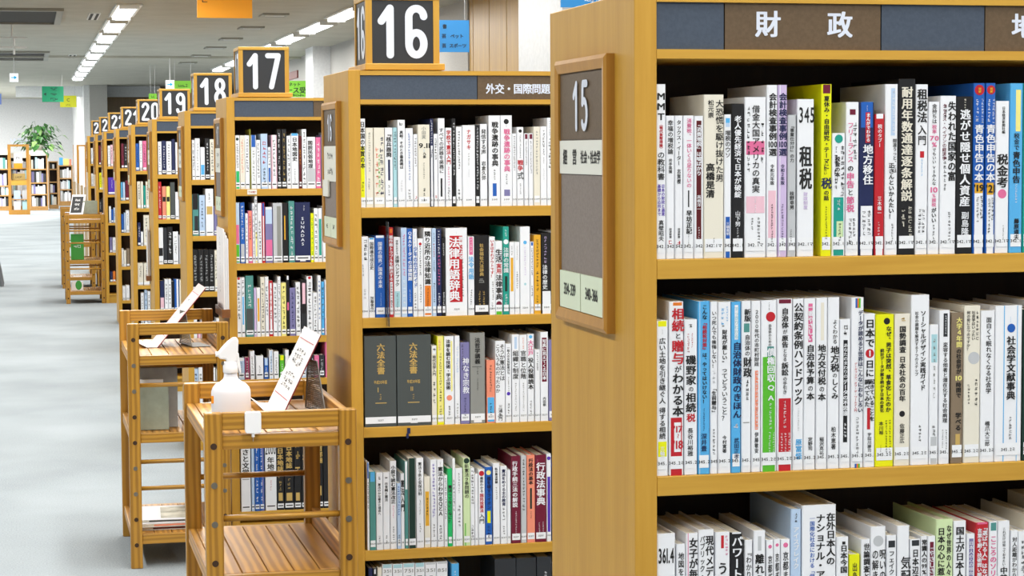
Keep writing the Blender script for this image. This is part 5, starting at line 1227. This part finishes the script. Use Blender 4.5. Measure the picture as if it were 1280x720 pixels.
for px, Y, n in ((17.5, 30.5, 'upper left'), (212.5, 30.0, 'behind number block 19')):
    c = atY(px, 97 if n[0] == 'u' else 105.5, Y); s = .065; xa, xb, zb, zt = c.x-s, c.x+s, c.z-s, c.z+s
    t = empty('exit_sign', (c.x, Y, zb)); MB().box(xa, xb, Y, Y+.03, zb, zt).build('case', mat('exit_panel', 'F2F6FA', .4, emit=1.2), t)
    q = MB(); q.v = [(c.x-.045, Y-.0015, c.z-.008), (c.x+.0, Y-.0015, c.z-.008), (c.x, Y-.0015, c.z-.035), (c.x+.045, Y-.0015, c.z), (c.x, Y-.0015, c.z+.035), (c.x, Y-.0015, c.z+.008), (c.x-.045, Y-.0015, c.z+.008)]; q.f = [tuple(range(7))]
    q.build('arrow', mat('arrow_cyan', '22A8DC', .5, emit=.6), t); MB().tube((c.x, Y+.015, zt), (c.x, Y+.015, CEIL), .008, 8).build('stem', M_TRIM, t)
    tag(t, 'small white lit exit sign with a cyan arrow, '+n, 'exit sign', 'lit exit signs')
a = atX_(364, 95, 3.4495)
t = empty('fire_alarm', (3.44, a.y, a.z)); MB().box(3.43, 3.45, a.y-.9, a.y+.9, a.z-.06, a.z+.06).build('plate', mat('alarm_plate', '6E2A22', .5), t); tag(t, 'small dark red alarm plate on the right wall above the green sign', 'alarm')

# ---------------------------------------------------------------- far end
M_LAM = mat('white_laminate', 'E4E0D4', .5)
FARW = wood('far_oak', 'B98D52', 'A27842', 'Z')
def low_case(px0, px1, ytop, shelves, ybase, label, whitetop=False, full=True, dense=1.0):
    Y = None
    d = ray((px0+px1)/2, ybase); s = -CAM_POS.z/d.z; Y = CAM_POS.y+d.y*s
    a = atY(px0, ybase, Y); b = atY(px1, ybase, Y); xa, xb = a.x, b.x; zt = atY((px0+px1)/2, ytop, Y).z
    t = empty('low_bookcase', ((xa+xb)/2, Y+.2, 0)); p = .03
    MB().box(xa, xa+p, Y, Y+.4, 0, zt).build('side_panel', FARW, t); MB().box(xb-p, xb, Y, Y+.4, 0, zt).build('side_panel', FARW, t)
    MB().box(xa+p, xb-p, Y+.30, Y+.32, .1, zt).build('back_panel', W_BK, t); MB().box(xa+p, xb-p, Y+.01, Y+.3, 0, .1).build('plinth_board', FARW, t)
    MB().box(xa+p, xb-p, Y, Y+.4, zt-.03, zt).build('top_board', M_LAM if whitetop else FARW, t)
    if whitetop: MB().box(xa, xb, Y-.01, Y+.4, zt, zt+.10).build('white_fascia', M_LAM, t)
    zs = []
    for yp in shelves:
        z = atY((px0+px1)/2, yp, Y).z; zs.append(z); MB().box(xa+p, xb-p, Y, Y+.3, z-.03, z).build('shelf', FARW, t)
    zs2 = sorted(zs)+[zt-.03]
    for z, zn in zip(zs2, zs2[1:]):
        x = xa+p+.01
        if not full and abs(z-sorted(zs)[-2]) < .01: continue
        while x < xb-p-.06:
            w_ = random.uniform(.02, .075)
            ck = random.choice(['w', 'w', 'w', 'w', 'g', 'c', 'lb', 'g', 'w', 'g', 'li', 'gy', 'lc', 'w', 'dk', 'w', 'c', 'dt'])
            if random.random() < dense: ST_BY.setdefault(ck, MB()).box(x, x+w_-.003, Y+.04+random.uniform(0, .04), Y+.24, z, z+(zn-z)*random.uniform(.62, .88))
            x += w_
    tag(t, label, 'bookcase', 'low bookcases along the far wall'); return xa, xb, Y, zt
low_case(-26, 13, 192, (211, 232, 244, 258), 263.5, 'low bookcase at the far left edge, behind the tall open frame', True)
low_case(13.2, 37.5, 196, (210, 224, 243, 258), 262.5, 'low bookcase seen through the tall open frame', True)
ub = low_case(38, 60.5, 193, (211, 228, 242.5, 258.5), 263, 'low white-topped bookcase under the big green plant', True)
low_case(61.3, 73.5, 201.5, (211, 227, 241, 257.5), 261, 'narrow low bookcase with an empty shelf, right of the plant', False, False)
uc = low_case(73.8, 91.5, 206.5, (222.5, 236.5, 251.5), 257, 'low bookcase farthest right along the far wall, with books on top')
for i, (px0, px1, yt, ck, lb) in enumerate(((74, 78.5, 197, 'sb', 'blue picture book standing on the farthest low bookcase'), (79, 86, 198.5, 'py', 'pale yellow picture book on the farthest low bookcase'), (86.5, 89, 199, 'sa', 'pink picture book on the farthest low bookcase'))):
    a = atY(px0, yt, uc[2]+.1); b = atY(px1, yt, uc[2]+.1); o = MB().box(a.x, b.x, uc[2]+.1, uc[2]+.13, uc[3]+.0005, a.z).build('picture_book', cmat(ck), origin=(a.x, uc[2]+.1, uc[3])); tag(o, lb, 'book')
# open display frame
Y = 47.0; a = atY(11, 268.5, Y); b = atY(38, 268.5, Y); zt = atY(25, 180.5, Y).z
t = empty('display_frame', ((a.x+b.x)/2, Y, 0)); xa, xb = a.x, b.x
for x in (xa, xb-.07): MB().box(x, x+.07, Y, Y+.3, 0, zt).build('post', W_FR, t)
MB().box(xa+.07, xb-.07, Y, Y+.04, zt-.05, zt).build('top_rail', W_FR, t)
for y0p, y1p in ((225.5, 231.5),): 
    za, zb_ = atY(25, y1p, Y).z, atY(25, y0p, Y).z; MB().box(xa+.07, xb-.07, Y, Y+.25, za, zb_).build('middle_board', W_H, t)
MB().box(xa+.07, xb-.07, Y, Y+.3, .0, .11).build('foot_board', W_FR, t)
z = atY(25, 210.5, Y).z; MB().box(xa+.07, xb-.07, Y+.01, Y+.25, z-.015, z).build('shelf', W_FR, t)
z2 = atY(25, 249, Y).z; MB().box(xa+.07, xb-.07, Y+.01, Y+.25, z2-.015, z2).build('shelf', W_FR, t)
tag(t, 'tall open wooden display frame standing before the far bookcases', 'display stand')
a = atY(17, 192, Y+.1); b = atY(28, 204.5, Y+.1); zb_ = z+.0005
o = MB().box(a.x, b.x, Y+.1, Y+.13, zb_, a.z).build('picture_book', M_PAPER, origin=(a.x, Y+.1, zb_))
MB().quad((a.x, Y+.0985, zb_), (b.x, Y+.0985, zb_), (b.x, Y+.0985, zb_+(a.z-zb_)*.35), (a.x, Y+.0985, zb_+(a.z-zb_)*.35)).build('cover_print', mat('sign_F6A51E', 'F6A51E'), o)
q = MB(); text_h(q, '~~', (a.x+b.x)/2, zb_+(a.z-zb_)*.7, .07, lambda u, v: (u, Y+.098, v)); q.build('lettering', M_INK, o)
tag(o, 'white and orange book shown face-on in the tall open frame', 'book')
zb_ = atY(25, 225.5, Y).z+.0005
a = atY(14.8, 217, Y+.1); b = atY(31.5, 217, Y+.1); o = MB().box(a.x, b.x, Y+.1, Y+.22, zb_, a.z).build('box', mat('tan_box', 'B49A5A', .6), origin=(a.x, Y+.1, zb_), bevel=.004); tag(o, 'tan box on the middle board of the tall open frame', 'box')
q = MB(); text_h(q, '~~~~', (a.x+b.x)/2, (zb_+a.z)/2, .06, lambda u, v: (u, Y+.0985, v)); q.build('lettering', M_BROWN, o)
for i in range(4):
    z = zb_ if i > 9 else (z2+.0005 if i < 2 else .1105)
    x = xa+.12+(i % 2)*.19
    o = MB().box(x, x+.15, Y+.08, Y+.11, z, z+.2).build('magazine', cmat(('lb', 'g', 'w', 'lc')[i]), origin=(x, Y+.08, z)); tag(o, ('pale blue', 'light grey', 'white', 'pale aqua')[i]+' magazine standing in the lower half of the tall open frame', 'magazine')
# raised white letters above the frame
a = atY(14.5, 176.5, 56.19); b = atY(36, 176.5, 56.19); z = atY(25, 176.5, 56.19).z
q = MB(); text_h(q, 'NEW', 0, 0, .2, lambda u, v: ((a.x+b.x)/2-u, 56.19, z+v), 1.25, bold=1); o = q.build('wall_lettering', mat('number_white', 'F4F4F6'), origin=(a.x, 56.19, z)); tag(o, 'pale reversed letters on the far wall above the open frame', 'lettering')
# plant
M_LEAF = speckle('plant_leaf', '3F7A34', '1E4A1E', 9, .4, 0); M_LEAF2 = mat('plant_leaf_pale', '8CB868', .45); M_POT = mat('plant_pot', 'D8D2C6', .6)
px_, py_ = (ub[0]+ub[1])/2+.02, ub[2]+.22; pz = ub[3]+.101
t = empty('potted_plant', (px_, py_, pz))
MB().lathe(px_, py_, [(.09, pz), (.12, pz+.12), (.125, pz+.13)], 16).build('pot', M_POT, t, smooth=True)
rs = random.Random(5); q2 = MB()
for i in range(150):
    th = rs.uniform(0, 2*math.pi); el = rs.uniform(-.5, 1.45); L_ = rs.uniform(.15, .58)*(1 if el > .1 else .9)
    base = Vector((px_+.02, py_, pz+.14)); d = Vector((math.cos(th)*math.cos(el), math.sin(th)*math.cos(el)*.7, math.sin(el))); 
    if d.z < 0 and d.x < -.1: d.z *= .2
    tip = base+d*L_*Vector((1, 1, 1)).length*.62
    q2.tube(tuple(base), tuple(tip), .004, 4)
    h = Vector((d.x, d.y, -.25-.6*rs.random())).normalized(); s = h.cross(Vector((0, 0, 1))).normalized(); ln = rs.uniform(.13, .24); wd = ln*.34
    m = tip+h*ln*.45+Vector((0, 0, .035)); e = tip+h*ln
    q = MB(); q.v = [tuple(tip), tuple(m+s*wd), tuple(m+Vector((0, 0, .02))), tuple(m-s*wd), tuple(e)]; q.f = [(0, 1, 2), (0, 2, 3), (1, 4, 2), (2, 4, 3)]
    q.build('leaf', M_LEAF2 if rs.random() < .22 else M_LEAF, t)
q2.build('stem', M_LEAF, t); tag(t, 'large leafy green potted plant on the white-topped low bookcase', 'plant')
# notice rack beyond bookcase 24
Y = 26.6
t = empty('notice_rack', (atY(99, 230, Y).x, Y+.1, 0))
for p0, p1 in ((95.6, 98.6), (105.4, 107.2), (91.2, 91.8)):
    a = atY(p0, 181, Y); b = atY(p1, 181, Y); MB().box(a.x, b.x, Y, Y+.03, 0 if p0 > 95 else .9, a.z).build('post', W_FR, t)
a = atY(96, 181, Y); b = atY(107, 183, Y); MB().box(a.x, b.x, Y+.03, Y+.05, b.z, a.z).build('top_rail', W_FR, t)
a = atY(98.8, 188, Y); b = atY(105.2, 226, Y)
MB().prism([(a.x, a.z), (b.x, a.z), (b.x-.01, b.z+.12), ((a.x+b.x)/2, b.z), (a.x+.005, b.z+.1)], Y+.01, Y+.013, lambda u, v, c: (u, c, v)).build('poster', M_PAPER, t)
a = atY(91.8, 193, Y); b = atY(95, 222, Y); MB().box(a.x, b.x, Y+.01, Y+.014, b.z, a.z).build('poster', M_PAPER, t)
for i in range(4):
    a = atY(91+i*4.6, 227+i*2.2, Y-.1); b = atY(95+i*4.6, 243, Y-.1); MB().box(a.x, b.x, Y-.1, Y-.08, .0, a.z).build('slat', wood('pale_slat', 'B8A182', 'A58E70', 'Z'), t)
tag(t, 'notice rack with white posters behind the last bookcase', 'rack')
# foot of a grey chair at the left edge
p = Vector((-1.05, 20.45, 0)); t = empty('chair', (p.x-.25, p.y+.2, 0)); M_CH = mat('grey_chair', '6E7074', .4)
for dx, dy in ((0, 0), (-.5, 0), (0, .45), (-.5, .45)): MB().tube((p.x+dx+.015, p.y+dy, 0), (p.x+dx*.8-.05, p.y+dy*.9, .42), .022, 10, .014).build('leg', M_CH, t)
MB().box(p.x-.47, p.x-.05, p.y, p.y+.42, .42, .46).build('seat', M_CH, t, bevel=.01)
MB().box(p.x-.47, p.x-.05, p.y+.39, p.y+.42, .46, .8).build('backrest', M_CH, t, bevel=.01)
tag(t, 'grey chair cut off by the left edge, only one foot in view', 'chair')

label_books()
# the shelves run on behind the nearer end panels: same kind of books, seen only from farther aside
for (case, row), L_ in list(BOOKS.items()):
    if case > 19: continue
    X = max(b[1]+b[2] for b in L_)+.004; Y = CASEY[case]; z = SH[case][row]
    while X < CASEX[case]+.85:
        w_ = random.choice((.012, .015, .018, .022, .028)); h = random.choice((.173, .188, .188, .194, .21, .215))
        if z+h < z+.235: ST_BY.setdefault(random.choice('wwwwcwgkbp')+'', MB()).box(X, X+w_-.0006, Y+.005, Y+.14, z, z+h)
        X += w_
# merge the far books into one stuff object with several materials
me = bpy.data.meshes.new('far_books'); V = []; F = []; MI = []
for k_, (ck, mb) in enumerate(ST_BY.items()):
    n = len(V); V += [tuple(p) for p in mb.v]; F += [tuple(n+i for i in f) for f in mb.f]; MI += [k_]*len(mb.f); me.materials.append(M_INK if ck == 'k' else cmat(ck))
me.from_pydata(V, [], F); me.polygons.foreach_set('material_index', MI)
o = bpy.data.objects.new('far_books', me); COL.objects.link(o); tag(o, 'small books of the distant bookcases and deeper parts of the shelves', 'books', kind='stuff')
